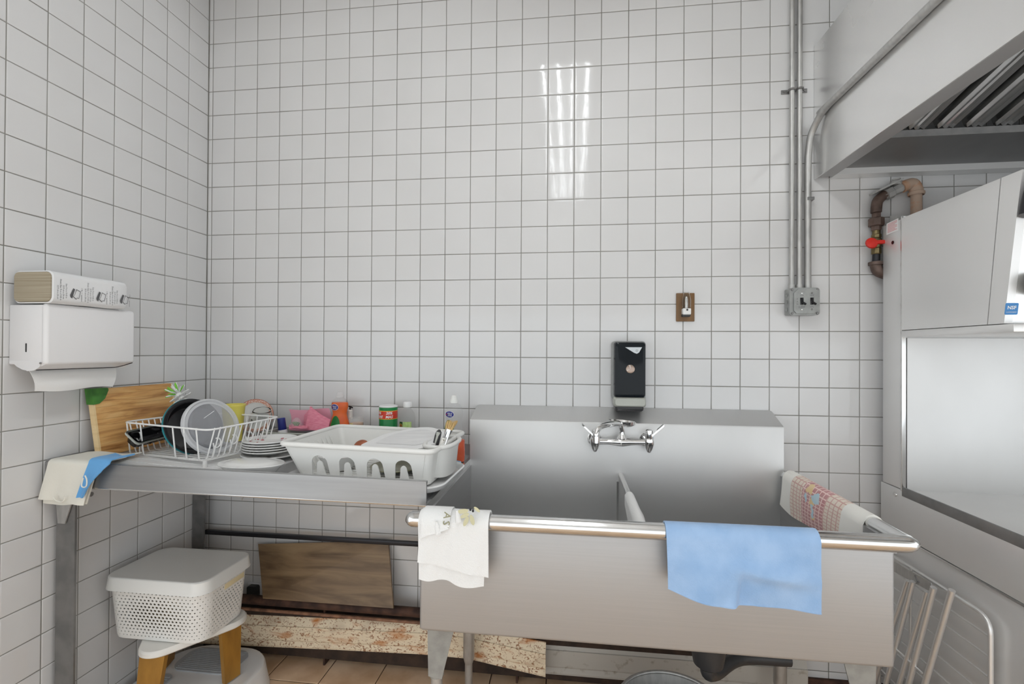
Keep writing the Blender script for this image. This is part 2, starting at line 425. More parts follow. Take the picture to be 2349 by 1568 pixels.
def tile_mb(w, h):      # face at local z=0, pillowed glaze edge, back at z=-0.006
    mb = MB(); rings = []
    for ins, dz in ((0, -0.006), (0.0, -0.0014), (0.0008, -0.0005), (0.0024, -0.0001), (0.0045, 0.0), (0.007, 0.0)):
        a, b = w / 2 - ins, h / 2 - ins; rings.append([(-a, -b, dz), (a, -b, dz), (a, b, dz), (-a, b, dz)])
    mb.loft(rings, caps=False); k = len(mb.v); mb.f.append((k - 4, k - 3, k - 2, k - 1)); return mb
TS = P_ - 0.0028
def shared_mesh(name, mb, m):
    me = mesh_from(name, mb, Vector((0, 0, 0))); finish(me, m, 60); return me
tile_me = shared_mesh('wall_tile', tile_mb(TS, TS), TILE)
MXB = Matrix(((1, 0, 0), (0, 0, -1), (0, 1, 0)))        # local z -> -y
MXL = Matrix(((0, 0, 1), (1, 0, 0), (0, 1, 0)))         # local x -> y, local y -> z, local z -> x
def wall_tiles(wall, R3, cells, keep, limit=300):
    cand = []
    for c in cells:
        pos, w, h = c; px = project(pos)
        a = 0
        if -30 < px[0] < W + 30 and -30 < px[1] < H + 30 and keep(pos) and w > .1 and h > .1:
            a = 1.0 / (Vector(pos) - CAM).length
        cand.append((a, c))
    cand.sort(key=lambda q: -q[0])
    rest = MB()
    for i, (a, (pos, w, h)) in enumerate(cand):
        j = Euler((random.uniform(-1, 1) * .0016, random.uniform(-1, 1) * .0016, random.uniform(-1, 1) * .002)).to_matrix()
        mx = Matrix.Translation(Vector(pos)) @ (R3 @ j).to_4x4()
        if a > 0 and i < limit:
            o = bpy.data.objects.new('wall_tile', tile_me); col.objects.link(o); o.parent = wall; o.matrix_local = mx
        else:
            t = tile_mb(w, h); rest.add(t.v, t.f, mx)
    if rest.v:
        o = part('wall_tile_field', rest, TILE, wall, 60); o['kind'] = 'stuff'
rows = [(Z0 - r * P_ - P_ / 2, TS) for r in range(-2, 26)]
cells = []
for zc, h in rows:
    cells.append(((S0 / 2, 0, zc), S0 - 0.004, h))
    for k in range(38):
        cells.append(((S0 + k * P_ + P_ / 2, 0, zc), TS, h))
def keep_back(p):
    x, y, z = p
    if x > 2.6 and z > 2.1: return False
    if x > 2.86 and z < 1.8: return False
    if 1.27 < x < 2.45 and z < 1.07: return False
    if x < 1.27 and .70 < z < 0.96: return False
    if z < 0.26: return False
    return True
wall_tiles(wall_back, MXB, cells, keep_back)
cells = []
for zc, h in rows:
    for k in range(12):
        cells.append(((0, -(k * P_ + P_ / 2), zc), TS, h))
wall_tiles(wall_left, MXL, cells, lambda p: p[1] > -1.0)
# floor tiles
FP = 0.2286
fl_me = shared_mesh('floor_tile', tile_mb(FP - .004, FP - .004), FLOORT)
rest = MB()
for i in range(-2, 18):
    for j in range(-1, 23):
        x = .425 + i * FP + FP / 2; y = -.17 - j * FP - FP / 2 + FP
        y = -.17 + FP / 2 - j * FP
        if j < 0 or x < -.1 or x > XR or y < YB: continue
        if y > -1.3:
            o = bpy.data.objects.new('floor_tile', fl_me); col.objects.link(o); o.parent = floor
            o.matrix_local = Matrix.Translation((x, y, random.uniform(-.0006, .0006)))
        else:
            t = tile_mb(FP - .004, FP - .004); rest.add(t.v, t.f, Matrix.Translation((x, y, 0)))
o = part('floor_tile_field', rest, FLOORT, floor, 60); o['kind'] = 'stuff'

# ------------------------------------------------------------------ ceiling lights
def ceiling_light(x, y0, y1, label):
    t = thing('ceiling_light', label, 'ceiling light', (x, (y0 + y1) / 2, 2.95), 'fluorescent ceiling lights')
    w = .17
    part('housing', MB().box(x - w, x + w, y0, y1, 3.0, ZC - .001, .006), FIXT, t)
    for s in (-1, 1):
        part('end_plate', MB().box(x - w, x + w, (y1 - .012) if s > 0 else y0, y1 if s > 0 else y0 + .012, 2.935, 3.0, .003), FIXT, t)
    for k in range(4):
        xx = x - .1275 + k * .085
        part('tube', MB().cyl((xx, y0 + .014, 2.962), (xx, y1 - .014, 2.962), .0072, n=12), TUBE, t)
    return t
ceiling_light(1.62, -2.98, -0.62, 'four tube fluorescent ceiling light above the sink')

# ------------------------------------------------------------------ sink
SX0, SX1, SYF, SYB, SZ0, SZ1 = 1.25, 2.457, -0.70, -0.09, 0.572, 0.888
sink = thing('sink', 'large stainless steel two compartment sink with rolled front rim', 'sink', ((SX0 + SX1) / 2, -.4, 0))
basin = MB()
basin.box(SX0, SX1, SYF, SYF + .022, SZ0, SZ1, .010, 4)
basin.box(SX0, SX0 + .012, SYF + .014, SYB, SZ0, SZ1 - .004)
basin.box(SX1 - .012, SX1, SYF + .014, SYB, SZ0, SZ1 - .004)
basin.box(SX0 + .012, SX1 - .012, SYF + .014, SYB, SZ0, SZ0 + .02)
part('basin', basin, STEEL, sink)
bs = MB()
prof = [(SYB, SZ0), (SYB, 1.062), (SYB + .002, 1.068), (-.012, 1.116), (-.003, 1.119), (-.003, SZ0)]
x0, x1 = 1.256, 2.457
ring0 = [Vector((x0, y, z)) for y, z in prof]; ring1 = [Vector((x1, y, z)) for y, z in prof]
ring0i = [Vector((x0 - .0, y, z)) for y, z in prof]
# slightly rounded upper corners
for r, s in ((ring0, 1), (ring1, -1)):
    r[3].x += s * .012; r[4].x += s * .018
bs.loft([ring0, ring1])
part('backsplash', bs, STEELV, sink, 30)
dv = part('divider', MB().box(1.849, 1.865, SYF + .012, SYB, SZ0 + .02, .866), STEELV, sink)
part('divider_rail', MB().tube([(1.857, SYB - .001, .868), (1.857, SYF + .01, .872)], .009, 12), RIM, dv)
part('drain_seam', MB().box(1.842, 1.849, SYB - .004, SYB - .0005, SZ0 + .03, .84), RIM, dv)
# rolled rims
rim = MB()
rx = [(1.219, .003), (1.221, .010), (1.227, .0165), (1.236, .0205), (1.25, .021), (1.6, .021), (2.1, .021), (2.445, .021), (2.462, .0205), (2.474, .0185), (2.484, .014), (2.491, .008), (2.494, .002)]
rim.tube([(x, -.722 - max(0, x - 2.462) * .12, .889) for x, r in rx], [r for x, r in rx], 18)
part('rolled_rim', rim, RIM, sink)
part('side_rim', MB().tube([(2.470, -.716, .8885), (2.470, -.6, .888), (2.470, SYB + .001, .8845)], .0205, 18), RIM, sink)
part('rim_apron', MB().box(SX0, SX1, SYF - .004, SYF + .004, SZ1 - .03, SZ1 - .003), STEEL, sink)
def sink_leg(x, y, flip, front):
    lg = part('leg', MB().cyl((x, y, 0.0), (x, y, .13 if not front else .42), .017 if front else .015, n=18), GALV, sink)
    if front:
        part('socket', MB().cyl((x, y, .40), (x, y, SZ0), .021, n=18), GREYP, lg)
        a, b = (-.022, .062) if not flip else (-.062, .022)
        pts = [(x + a, y - .024, SZ0), (x + b, y - .024, SZ0), (x + (b * .35 if not flip else .018), y - .024, .405), (x + (a + .004 if not flip else a * .35), y - .024, .41)]
        part('gusset', MB().prism(pts, (0, .004, 0)), GREYP, lg)
    else:
        part('socket', MB().lathe([(.016, .125), (.022, .15), (.022, SZ0)], 18, Matrix.Translation((x, y, 0))), GALV, lg)
sink_leg(1.278, -.62, False, True); sink_leg(2.425, -.62, True, True); sink_leg(1.27, -.15, False, False); sink_leg(2.42, -.15, False, False)
dr = part('drain_cup', MB().lathe([(0, .345), (.028, .347), (.045, .36), (.052, .40), (.052, .50), (.06, SZ0)], 28, Matrix.Translation((2.10, -.4, 0))), DGREY, sink)
part('drain_pipe', MB().tube(smoothpath([(2.10, -.4, .36), (2.10, -.40, .33), (2.14, -.35, .30), (2.25, -.25, .29), (2.42, -.22, .28)], 6), .022, 14), DGREY, sink)

# ------------------------------------------------------------------ faucet
FY = -.155
fx = thing('faucet', 'chrome wall mounted mixer tap with two lever handles and soap dish', 'faucet', (1.857, FY, 1.0))
L = aty(1365, 1012, FY); R_ = aty(1489, 1014, FY); Cn = (L + R_) / 2
bar = MB(); k = 12
pp = [L.lerp(R_, i / k) for i in range(k + 1)]
bar.tube(pp, [.011 + .007 * math.exp(-((i - 6) / 1.6) ** 2) for i in range(k + 1)], 16)
part('bridge_body', bar, CHROME, fx)
for p, s in ((L, -1), (R_, 1)):
    vb = part('valve_body', MB().lathe([(0, -.040), (.006, -.037), (.012, -.026), (.018, -.008), (.0195, .004), (.017, .014), (.012, .017)], 20, Matrix.Translation(p)), CHROME, fx)
    part('inlet_flange', MB().cyl(p, (p.x, SYB - .004, p.z), .013, n=16).cyl((p.x, SYB - .008, p.z), (p.x, SYB + .002, p.z), .027, n=24), CHROME, vb)
    hd = part('handle', MB().lathe([(.0135, .014), (.0145, .018), (.013, .045), (.009, .048), (0, .049)], 18, Matrix.Translation(p)), CHROME, fx)
    q = p + Vector((s * .008, -.004, .026))
    lev = MB().loft([[q + Vector((s * a, y - a * .2, z + a * 1.0)) for y, z in ((-.007 - .12 * a, -.004), (.007 + .12 * a, -.004), (.006 + .12 * a, .003), (-.006 - .12 * a, .003))] for a in (0, .012, .03, .042)])
    part('lever', lev, CHROME, hd)
sp0 = Cn + Vector((0, 0, .012))
tip = aty(1368, 1002, FY - .13)
sp = smoothpath([sp0, sp0 + Vector((0, 0, .035)), sp0 + Vector((-.012, -.012, .058)), sp0.lerp(tip, .5) + Vector((0, 0, .05)), tip + Vector((.012, .018, .032)), tip + Vector((0, 0, .014)), tip + Vector((0, 0, -.004))], 6)
part('spout', MB().tube(sp, .0105, 14), CHROME, fx)
part('spout_collar', MB().lathe([(.016, 0), (.019, .006), (.016, .012), (.012, .02)], 20, Matrix.Translation(Cn + Vector((0, 0, .009)))), CHROME, fx)
part('aerator', MB().cyl(tip + Vector((0, 0, .004)), tip + Vector((0, 0, -.020)), .0125, n=18), CHROME, fx)
sd = aty(1427, 972, FY + .02)
dish = MB().lathe([(0, .004), (.046, .004), (.050, .012), (.052, .012), (.050, 0), (.040, -.006), (0, -.006)], 32, Matrix.Translation(sd) @ Matrix.Rotation(.06, 4, 'Y'), 1, .62)
part('soap_dish', dish, CHROME, fx)
part('dish_post', MB().cyl(sp0 + Vector((0, .008, .045)), sd + Vector((0, 0, -.004)), .005, n=12), CHROME, fx)

# ------------------------------------------------------------------ drainboard
def zs(x): return .980 - .06 * x
DX0, DX1, DYF, DYB = .008, 1.256, -.655, -.006
lipt = lambda x: .988 - .012 * x
lipb = lambda x: .912 - .006 * x
db = thing('drainboard', 'stainless steel sloping drainboard table beside the sink', 'drainboard', (.63, -.33, 0))
def slab(x0, x1, y0, y1, zb, zt):   # zb, zt functions of x
    return MB().hexa([(x0, y0, zb(x0)), (x1, y0, zb(x1)), (x1, y1, zb(x1)), (x0, y1, zb(x0))], [(x0, y0, zt(x0)), (x1, y0, zt(x1)), (x1, y1, zt(x1)), (x0, y1, zt(x0))])
part('top_sheet', slab(DX0, DX1, DYF, DYB, lambda x: zs(x) - .005, zs), STEEL, db)
part('front_apron', slab(DX0, DX1, DYF - .006, DYF, lipb, lipt), STEELA, db)
part('apron_roll', MB().tube([(DX0, DYF + .004, lipt(DX0) - .004), (DX1 - .001, DYF + .004, lipt(DX1) - .004)], .0055, 10), STEEL, db)
part('apron_hem', MB().tube([(DX0, DYF - .002, lipb(DX0)), (DX1, DYF - .002, lipb(DX1))], .0045, 8), RIM, db)
part('back_upstand', slab(DX0, DX1, DYB - .008, DYB, zs, lambda x: zs(x) + .045), STEEL, db)
part('side_upstand', MB().box(.003, DX0, DYF, DYB, .93, .992, .001), STEEL, db)
part('end_flange', MB().hexa([(DX1, DYF, .872), (DX1 + .003, DYF, .872), (DX1 + .003, DYB, .872), (DX1, DYB, .872)], [(DX1 - .012, DYF, zs(DX1) + .003), (DX1 + .001, DYF, zs(DX1) + .003), (DX1 + .001, DYB, zs(DX1) + .003), (DX1 - .012, DYB, zs(DX1) + .003)]), RIM, db)
for (x, y, w) in ((.05, -.605, .068), (.032, -.045, .056)):
    lg = part('leg', MB().prism([(x - w / 2, y - .028, 0), (x + w / 2, y - .028, 0), (x + w / 2, y - .021, 0), (x - w / 2 + .007, y - .021, 0), (x - w / 2 + .007, y + .028, 0), (x - w / 2, y + .028, 0)], (0, 0, .93)), DKSTEEL, db, 0)
    if y < -.3:
        g = [(x - .034, y - .034, .905), (x + .046, y - .034, .905), (x + .004, y - .034, .785), (x - .022, y - .034, .785)]
        part('gusset', MB().prism(g, (0, .004, 0)), GALV, lg)
        part('bolt', MB().lathe([(.007, 0), (.006, .004), (0, .005)], 10, frame((x - .03, y - .038, .855), (1, 0, 0), (0, 0, 1), (0, -1, 0))), DKSTEEL, lg)
        part('bolt', MB().cyl((x + .036, y + .005, .87), (x + .055, y + .005, .87), .008, n=8), DKSTEEL, lg)
a = aty(555, 1149, -.3)
part('brace_tip', MB().add([(a.x - .035, -.33, .935), (a.x + .05, -.33, .935), (a.x + .05, -.26, .935), (a.x - .035, -.26, .935), (a.x, -.3, a.z)], [(3, 2, 1, 0), (0, 1, 4), (1, 2, 4), (2, 3, 4), (3, 0, 4)]), GALV, db, 0)
part('cross_rail', MB().box(.05, 1.246, -.062, -.044, .527, .545, .002), BLACKM, db)

# ------------------------------------------------------------------ hood
HX, HZ0, HZ1, HY = 2.603, 2.024, 2.542, -1.75
HXR = 4.2
hood = thing('extraction_hood', 'stainless steel extraction hood hanging over the cooking range', 'range hood', (3.4, -.8, HZ0))
part('side_panel', MB().box(HX, HX + .004, HY, -.002, HZ0, HZ1), STEELD, hood)
part('side_lip', MB().box(HX + .004, HX + .055, HY + .05, -.03, HZ0, HZ0 + .004), STEEL, hood)
part('side_lip_return', MB().box(HX + .051, HX + .055, HY + .05, -.03, HZ0 + .004, HZ0 + .03), STEELP, hood)
part('top_panel', MB().box(HX, HXR, HY, -.002, HZ1, HZ1 + .004), STEELD, hood)
part('front_panel', MB().box(HX, HXR, HY - .004, HY, HZ0, HZ1), STEELD, hood)
part('far_panel', MB().box(HXR - .004, HXR, HY, -.002, HZ0, HZ1), STEELD, hood)
part('rear_ledge', MB().box(HX + .055, HXR - .005, -.05, -.003, HZ0, HZ0 + .006).box(HX + .055, HXR - .005, -.05, -.046, HZ0 + .006, HZ0 + .035), STEELP, hood)
part('grease_trough', MB().hexa([(HX + .055, -.215, 2.085), (HXR - .005, -.215, 2.085), (HXR - .005, -.02, 2.04), (HX + .055, -.02, 2.04)], [(HX + .055, -.215, 2.09), (HXR - .005, -.215, 2.09), (HXR - .005, -.02, 2.045), (HX + .055, -.02, 2.045)]), mat('trough_steel', (.30, .30, .30), .45, .7, col2=(.26, .26, .26), nscale=(6, 6, 6)), hood)
part('trough_lip', MB().box(HX + .055, HXR - .005, -.221, -.215, 2.082, 2.105), DKSTEEL, hood)
fl = part('filter_backing', MB().hexa([(HX + .055, -1.5, 2.50), (HXR - .005, -1.5, 2.50), (HXR - .005, -.2, 2.17), (HX + .055, -.2, 2.17)], [(HX + .055, -1.5, 2.505), (HXR - .005, -1.5, 2.505), (HXR - .005, -.2, 2.175), (HX + .055, -.2, 2.175)]), DGREY, hood)
bmb = MB()
sec = [(-.034, .03), (-.030, .008), (-.022, 0), (-.010, .004), (-.004, 0), (.004, 0), (.010, .004), (.022, 0), (.030, .008), (.034, .03)]
sec2 = [(x * .94, z + .003) for x, z in reversed(sec)]
full = [Vector((x, z, 0)) for x, z in sec + sec2]
b0 = Vector((0, -.22, 2.105)); b1 = Vector((0, -1.45, 2.105 + 1.23 * .25))
def baffle_mesh():
    mb = MB(); up = Vector((0, .243, .97))
    mb.loft([[b + Vector((p.x, 0, 0)) + up * p.y for p in full] for b in (b0, b1)]); return mb
bme = mesh_from('baffle', baffle_mesh(), Vector((0, 0, 0))); finish(bme, BAFF, 30)
for i in range(16):
    o = bpy.data.objects.new('baffle', bme); col.objects.link(o); o.parent = hood
    o.location = Vector((2.735 + i * .088, 0, 0)) - ORI[hood.name]

# ------------------------------------------------------------------ conduits and switch box
def conduit(name, pts, r, label, group='metal conduits'):
    return solo(name, MB().tube(pts, r, 12), GALV, label, 'conduit', group)
CYW = -.017
xa = aty(1816.5, 400, CYW).x; xb = aty(1834, 400, CYW).x
c1 = conduit('conduit', [(xa, CYW, 1.605), (xa, CYW, ZC - .002)], .0095, 'leftmost vertical metal conduit rising from the switch box')
c2 = conduit('conduit', [(xb, CYW, 1.605), (xb, CYW, ZC - .002)], .0095, 'middle vertical metal conduit between the two others')
xc = aty(1853, 560, CYW).x
z3 = 2.25
c3 = conduit('conduit', smoothpath([(xc, CYW, 1.605), (xc, CYW, 1.8), (xc, CYW, 2.05), (xc + .002, CYW - .002, 2.13), (xc + .006, -.03, 2.19), (HX - .016, -.075, 2.235), (HX - .014, -.13, z3), (HX - .013, -.2, z3 + .002), (HX - .013, -1.7, z3 + .004)], 8), .012, 'conduit that bends and runs along the side of the hood')
for (x, zz, s) in ((xa, aty(1816, 206, CYW).z, -1), (xb, aty(1834, 204, CYW).z, 1)):
    cc = c1 if s < 0 else c2
    part('strap', MB().tube([(x - .011, -.001, zz), (x - .0115, -.017, zz), (x - .008, -.026, zz), (x, -.0285, zz), (x + .008, -.026, zz), (x + .0115, -.017, zz), (x + .011, -.001, zz)], .004, 8).box(min(x, x + s * .034), max(x, x + s * .034), -.004, -.0005, zz - .008, zz + .008, .001), DKSTEEL, cc)
    part('screw', MB().lathe([(.005, 0), (.004, .003), (0, .004)], 10, frame((x + s * .024, -.004, zz), (1, 0, 0), (0, 0, 1), (0, -1, 0))), DKSTEEL, cc)
zz = aty(1856, 457, CYW).z
part('strap', MB().box(xc - .006, xc + .018, -.031, -.0005, zz - .006, zz + .006, .001), DKSTEEL, c3)
B0 = aty(1813, 660, -.055); B1 = aty(1881, 722, -.055)
swb = thing('switch_box', 'grey metal switch box with two black toggles on the tiled wall', 'switch box', ((B0.x + B1.x) / 2, -.03, B1.z))
part('box_body', MB().box(B0.x, B1.x, -.048, -.001, B1.z, B0.z, .006, 3), GREYP, swb)
pts = rrect(B0.x - .001, B1.x + .001, B1.z - .001, B0.z + .001, .012)
v, f = fill([pts], .004)
plate = part('cover_plate', MB().add([(p[0], -.050 + p[2], p[1]) for p in v], f), GREYP, swb)
cxm, czm = (B0.x + B1.x) / 2, (B0.z + B1.z) / 2; wx = (B1.x - B0.x)
v, f = fill([[(B0.x + .012, B1.z + .016), (B0.x + .022, B1.z + .006), (B1.x - .022, B1.z + .006), (B1.x - .012, B1.z + .018), (B1.x - .008, B0.z - .012), (B1.x - .018, B0.z - .004), (B0.x + .028, B0.z - .005), (B0.x + .012, B0.z - .02)]], .006)
part('raised_face', MB().add([(p[0], -.055 + p[2], p[1]) for p in v], f), GREYP, plate)
for sx, sz in ((-1, 1), (1, 1), (-1, -1), (1, -1)):
    part('screw', MB().lathe([(.005, 0), (.004, .003), (0, .0035)], 10, frame((cxm + sx * (wx / 2 - .008), -.053, czm + sz * .045), (1, 0, 0), (0, 0, 1), (0, -1, 0))), DKSTEEL, swb)
for dx, nm in ((-.013, 'left'), (.023, 'right')):
    tg = part('toggle', MB().box(cxm + dx - .006, cxm + dx + .006, -.060, -.057, czm - .013, czm + .014, .001).tube([(cxm + dx, -.058, czm - .002), (cxm + dx + .004, -.068, czm - .009), (cxm + dx + .006, -.073, czm - .012)], .0045, 10), BLKP, swb)
    for q, lab in ((.022, 'ON' if dx < 0 else 'OFF'), (-.022, 'SLOW' if dx < 0 else 'ON')):
        v, f = text(lab, .0085)
        part('lettering', MB().add(v, f, frame((cxm + dx, -.0583, czm + q), (1, 0, 0), (0, 0, 1), (0, -1, 0))), INK, swb, 0)
    for q in (.031, -.031):
        part('rivet', MB().lathe([(.0035, 0), (.003, .002), (0, .003)], 10, frame((cxm + dx, -.058, czm + q), (1, 0, 0), (0, 0, 1), (0, -1, 0))), RIM if dx < 0 else DKSTEEL, swb)
for i, ch in enumerate('FAN'):
    v, f = text(ch, .0085)
    part('lettering', MB().add(v, f, frame((cxm - .029, -.0583, czm + .008 - i * .0095), (1, 0, 0), (0, 0, 1), (0, -1, 0))), INK, swb, 0)
for i in range(3):
    part('knockout', MB().lathe([(.008, 0), (.009, .0012), (.007, .0012), (.0065, 0)], 16, frame((B0.x, -.026, czm + (i - 1) * .028), (0, 1, 0), (0, 0, 1), (-1, 0, 0))), GREYP, swb)
for x in (xa, xb, xc):
    part('connector', MB().cyl((x, CYW, B0.z - .002), (x, CYW, B0.z + .017), .0125, n=14), GALV, swb)
# brown outlet with night light
O0 = aty(1551, 672, -.004); O1 = aty(1593, 737, -.004)
ol = thing('night_light', 'clear plug in night light on a brown wall outlet plate', 'night light', ((O0.x + O1.x) / 2, -.01, O1.z))
part('wall_plate', MB().box(O0.x, O1.x, -.007, -.0005, O1.z, O0.z, .0028, 2), BROWN, ol)
mx_, mz_ = (O0.x + O1.x) / 2, (O0.z + O1.z) / 2
part('plug_body', MB().box(mx_ - .016, mx_ + .016, -.036, -.006, mz_ - .032, mz_ - .006, .004), WPLAST, ol)
part('plug_base', MB().box(mx_ - .017, mx_ + .015, -.030, -.006, mz_ - .040, mz_ - .028, .004), DGREY, ol)
part('sensor', MB().lathe([(.004, 0), (.004, .002), (0, .003)], 12, frame((mx_, -.036, mz_ - .013), (1, 0, 0), (0, 0, 1), (0, -1, 0))), DGREY, ol)
sh = MB().lathe([(.016, -.006), (.0185, .012), (.018, .030), (.013, .052), (.010, .058), (.0085, .058), (.0115, .050), (.0165, .030), (.017, .012), (.0145, -.004)], 24, Matrix.Translation((mx_, -.022, mz_)))
part('shade', sh, GLASS, ol)
part('bulb', MB().lathe([(.006, -.004), (.006, .03), (.004, .04), (0, .042)], 16, Matrix.Translation((mx_, -.022, mz_))), CHROME, ol)

# ------------------------------------------------------------------ soap dispenser
D0 = aty(1409, 783, -.10); D1 = aty(1482, 934, -.10)
sdp = thing('soap_dispenser', 'black and grey wall soap dispenser above the sink tap', 'soap dispenser', ((D0.x + D1.x) / 2, -.05, D1.z))
dw = (D0.x + D1.x) / 2; hw = (D1.x - D0.x) / 2
def rr_loft(x0, x1, ztop, zbot, ys, insets, rad):
    rings = []
    for y, ins in zip(ys, insets):
        rings.append([(a, y, b) for a, b in rrect(x0 + ins, x1 - ins, zbot + ins, ztop - ins, rad, 5)])
    return MB().loft(rings)
part('back_housing', rr_loft(dw - hw - .004, dw + hw + .004, D0.z + .003, D1.z + .02, (-.001, -.06, -.07), (0, 0, .003), .014), GREYP, sdp)
fr = part('smoked_front', rr_loft(dw - hw, dw + hw, D0.z, D1.z + .035, (-.066, -.094, -.102, -.105), (0, .001, .004, .011), .012), DKGL, sdp)
pb = part('push_bar', rr_loft(dw - hw - .001, dw + hw + .001, D1.z + .038, D1.z, (-.055, -.10, -.108), (0, .001, .006), .009), LGREY, sdp)
part('nozzle_shroud', MB().box(dw - hw + .006, dw + hw - .006, -.09, -.01, D1.z - .02, D1.z + .01, .012, 3), DGREY, sdp)
tri = [aty(1434, 796, -.106), aty(1473, 796, -.106), aty(1466, 808, -.106), aty(1461, 811, -.106), aty(1455, 809, -.106)]
bdg = part('badge', MB().prism(tri, (0, -.0006, 0)), mat('badge_silver', s2l(206, 212, 216), .4), sdp, 0)
q = aty(1461, 804, -.1068)
v, f = fill([[(.0045 * math.cos(a * PI / 8), .0045 * math.sin(a * PI / 8)) for a in range(16)], [(.0036 * math.cos(a * PI / 8), .0036 * math.sin(a * PI / 8)) for a in range(16)]])
part('badge_mark', MB().add(v, f, frame(q, (1, 0, 0), (0, 0, 1), (0, -1, 0))).add(*text('m', .006), frame(q, (1, 0, 0), (0, 0, 1), (0, -1, 0))), INK, bdg, 0)
q = aty(1446, 846, -.105)
part('level_window', MB().lathe([(0, .003), (.012, .0035), (.0165, .002), (.0165, 0)], 28, frame(q, (1, 0, 0), (0, 0, 1), (0, -1, 0))), BRONZE, sdp)
for a in (100, 160, 205):
    u = Vector((math.cos(math.radians(a)), 0, math.sin(math.radians(a))))
    part('window_mark', MB().prism([q + Vector((0, -.0038, 0)), q + u * .014 + Vector((.0015, -.0032, 0)), q + u * .014 + Vector((-.0015, -.0032, .001))], (0, -.0005, 0)), WINK, sdp, 0)

# ------------------------------------------------------------------ paper towel dispenser and pack (left wall)
pd = thing('paper_towel_dispenser', 'white metal folded paper towel dispenser on the left wall', 'towel dispenser', (.06, -.615, 1.29))
Yn, Yf, Xd = -.757, -.474, .128
part('cabinet', MB().box(.001, Xd - .012, Yn + .001, Yf - .001, 1.298, 1.476, .003), WPAINT, pd)
sec = [(.02, 1.30), (.03, 1.292), (.05, 1.283), (.062, 1.281), (.066, 1.279), (.088, 1.281), (.105, 1.290), (.113, 1.30)]
for yy in (Yn + .0002, Yf - .0045):
    part('cabinet_foot', MB().prism([(x, yy, z) for x, z in [(.004, 1.302)] + sec + [(.116, 1.31), (.004, 1.31)]], (0, .004, 0)), WPAINT, pd, 20)
part('front_door', MB().box(Xd - .02, Xd + .001, Yn, Yf, 1.297, 1.480, .010, 4), WPAINT, pd)
part('lower_flap', MB().prism([(Xd - .004, Yn + .004, 1.300), (Xd - .045, Yn + .004, 1.283), (Xd - .047, Yn + .004, 1.286), (Xd - .008, Yn + .004, 1.304)], (0, Yf - Yn - .012, 0)), WPAINT, pd, 0)
part('flap_edge', MB().tube([(Xd - .046, Yn + .004, 1.2825), (Xd - .046, Yf - .03, 1.2825), (Xd - .03, Yf - .012, 1.289), (Xd - .006, Yf - .004, 1.298)], .0018, 8), BLACKM, pd)
part('refill_slot', MB().box(.058, .063, Yn - .0004, Yn + .003, 1.335, 1.362, .002), BLKP, pd)
part('hinge_screw', MB().lathe([(.0035, 0), (.003, .002), (0, .0025)], 10, frame((Xd - .016, Yn, 1.303), (1, 0, 0), (0, 0, 1), (0, -1, 0))), DKSTEEL, pd)
G = []
for i in range(15):
    u = i / 14; y = -.742 + u * .243; row = []
    for j in range(9):
        w_ = j / 8
        row.append((.066 + .012 * math.sin(w_ * PI * .8) + .006 * math.sin(u * 5) * w_, y + (.012 * (1 - w_) * (1 if u < .5 else -1) * (abs(u - .5) * 2) ** 2) * -1, 1.285 - w_ * (.066 + .006 * u + .004 * math.sin(u * 6))))
    G.append(row)
part('paper_towel', MB().sheet(G, .0012), PAPER, pd)
pk = thing('paper_towel_pack', 'wrapped pack of folded paper towels lying on the dispenser', 'paper towels', (.085, -.61, 1.48))
PX0, PX1, PZ0, PZ1, PY0 = .018, .150, 1.4805, 1.576, -.757
PY1 = atx(299, 690, .150).y - .004
def ring(y, ins, z0=PZ0, z1=PZ1, r=.018): return [(a, y, b) for a, b in rrect(PX0 + ins, PX1 - ins, z0 + ins, z1 - ins, r, 5)]
part('towel_stack', MB().loft([ring(PY0 - .003, .004, r=.015), ring(PY1 - .02, .004, r=.015)]), BEIGE, pk)
wr = part('wrapper', MB().loft([ring(PY0, .003), ring(PY0 + .002, -.0005), ring(PY0 + .06, 0), ring(PY0 + .12, .001), ring(PY0 + .18, 0), ring(PY1 - .01, .001), ring(PY1, .008)], caps=False).loft([ring(PY1, .008), ring(PY1 + .004, .03)]), WRAP, pk)
fx_ = lambda y, z: frame((PX1 + .0012, y, z), (0, 1, 0), (0, 0, 1), (1, 0, 0))
for i in range(3):
    yb = -.744 + i * .079
    for j, (s, sz, dz) in enumerate((('22.9 cm x 24 cm', .0062, -.006), ('Sheet Size 9 in x 9.45 in', .0066, .002), ('22.9 cm x 24 cm', .0062, -.004), ('Size 9 in x 9.45 in', .0062, .0))):
        v, f = text(s, sz)
        part('lettering', MB().add(v, f, fx_(yb + j * .0078, 1.520 + dz) @ Matrix.Rotation(-PI / 2, 4, 'Z')), INK, wr, 0)
    ic = MB()
    for polys in ([[(-.013, -.012), (-.008, -.016), (0, .013), (-.005, .016), (-.014, -.006)]], [[(-.006, -.010), (.004, -.018), (.006, -.013), (.012, -.014), (.017, .008), (.004, .014), (-.001, -.003)], [(-.004, -.009), (.004, -.0155), (.006, -.0115), (.011, -.0125), (.0155, .007), (.005, .012), (.0, -.003)]]):
        v, f = fill(polys); ic.add(v, f, fx_(yb + .048, 1.515))
    part('stack_icon', ic, INK, wr, 0)
    v, f = text('1 Ply / 1 epaisseur', .006)
    part('lettering', MB().add(v, f, fx_(yb + .068, 1.513) @ Matrix.Rotation(-PI / 2, 4, 'Z')), INK, wr, 0)
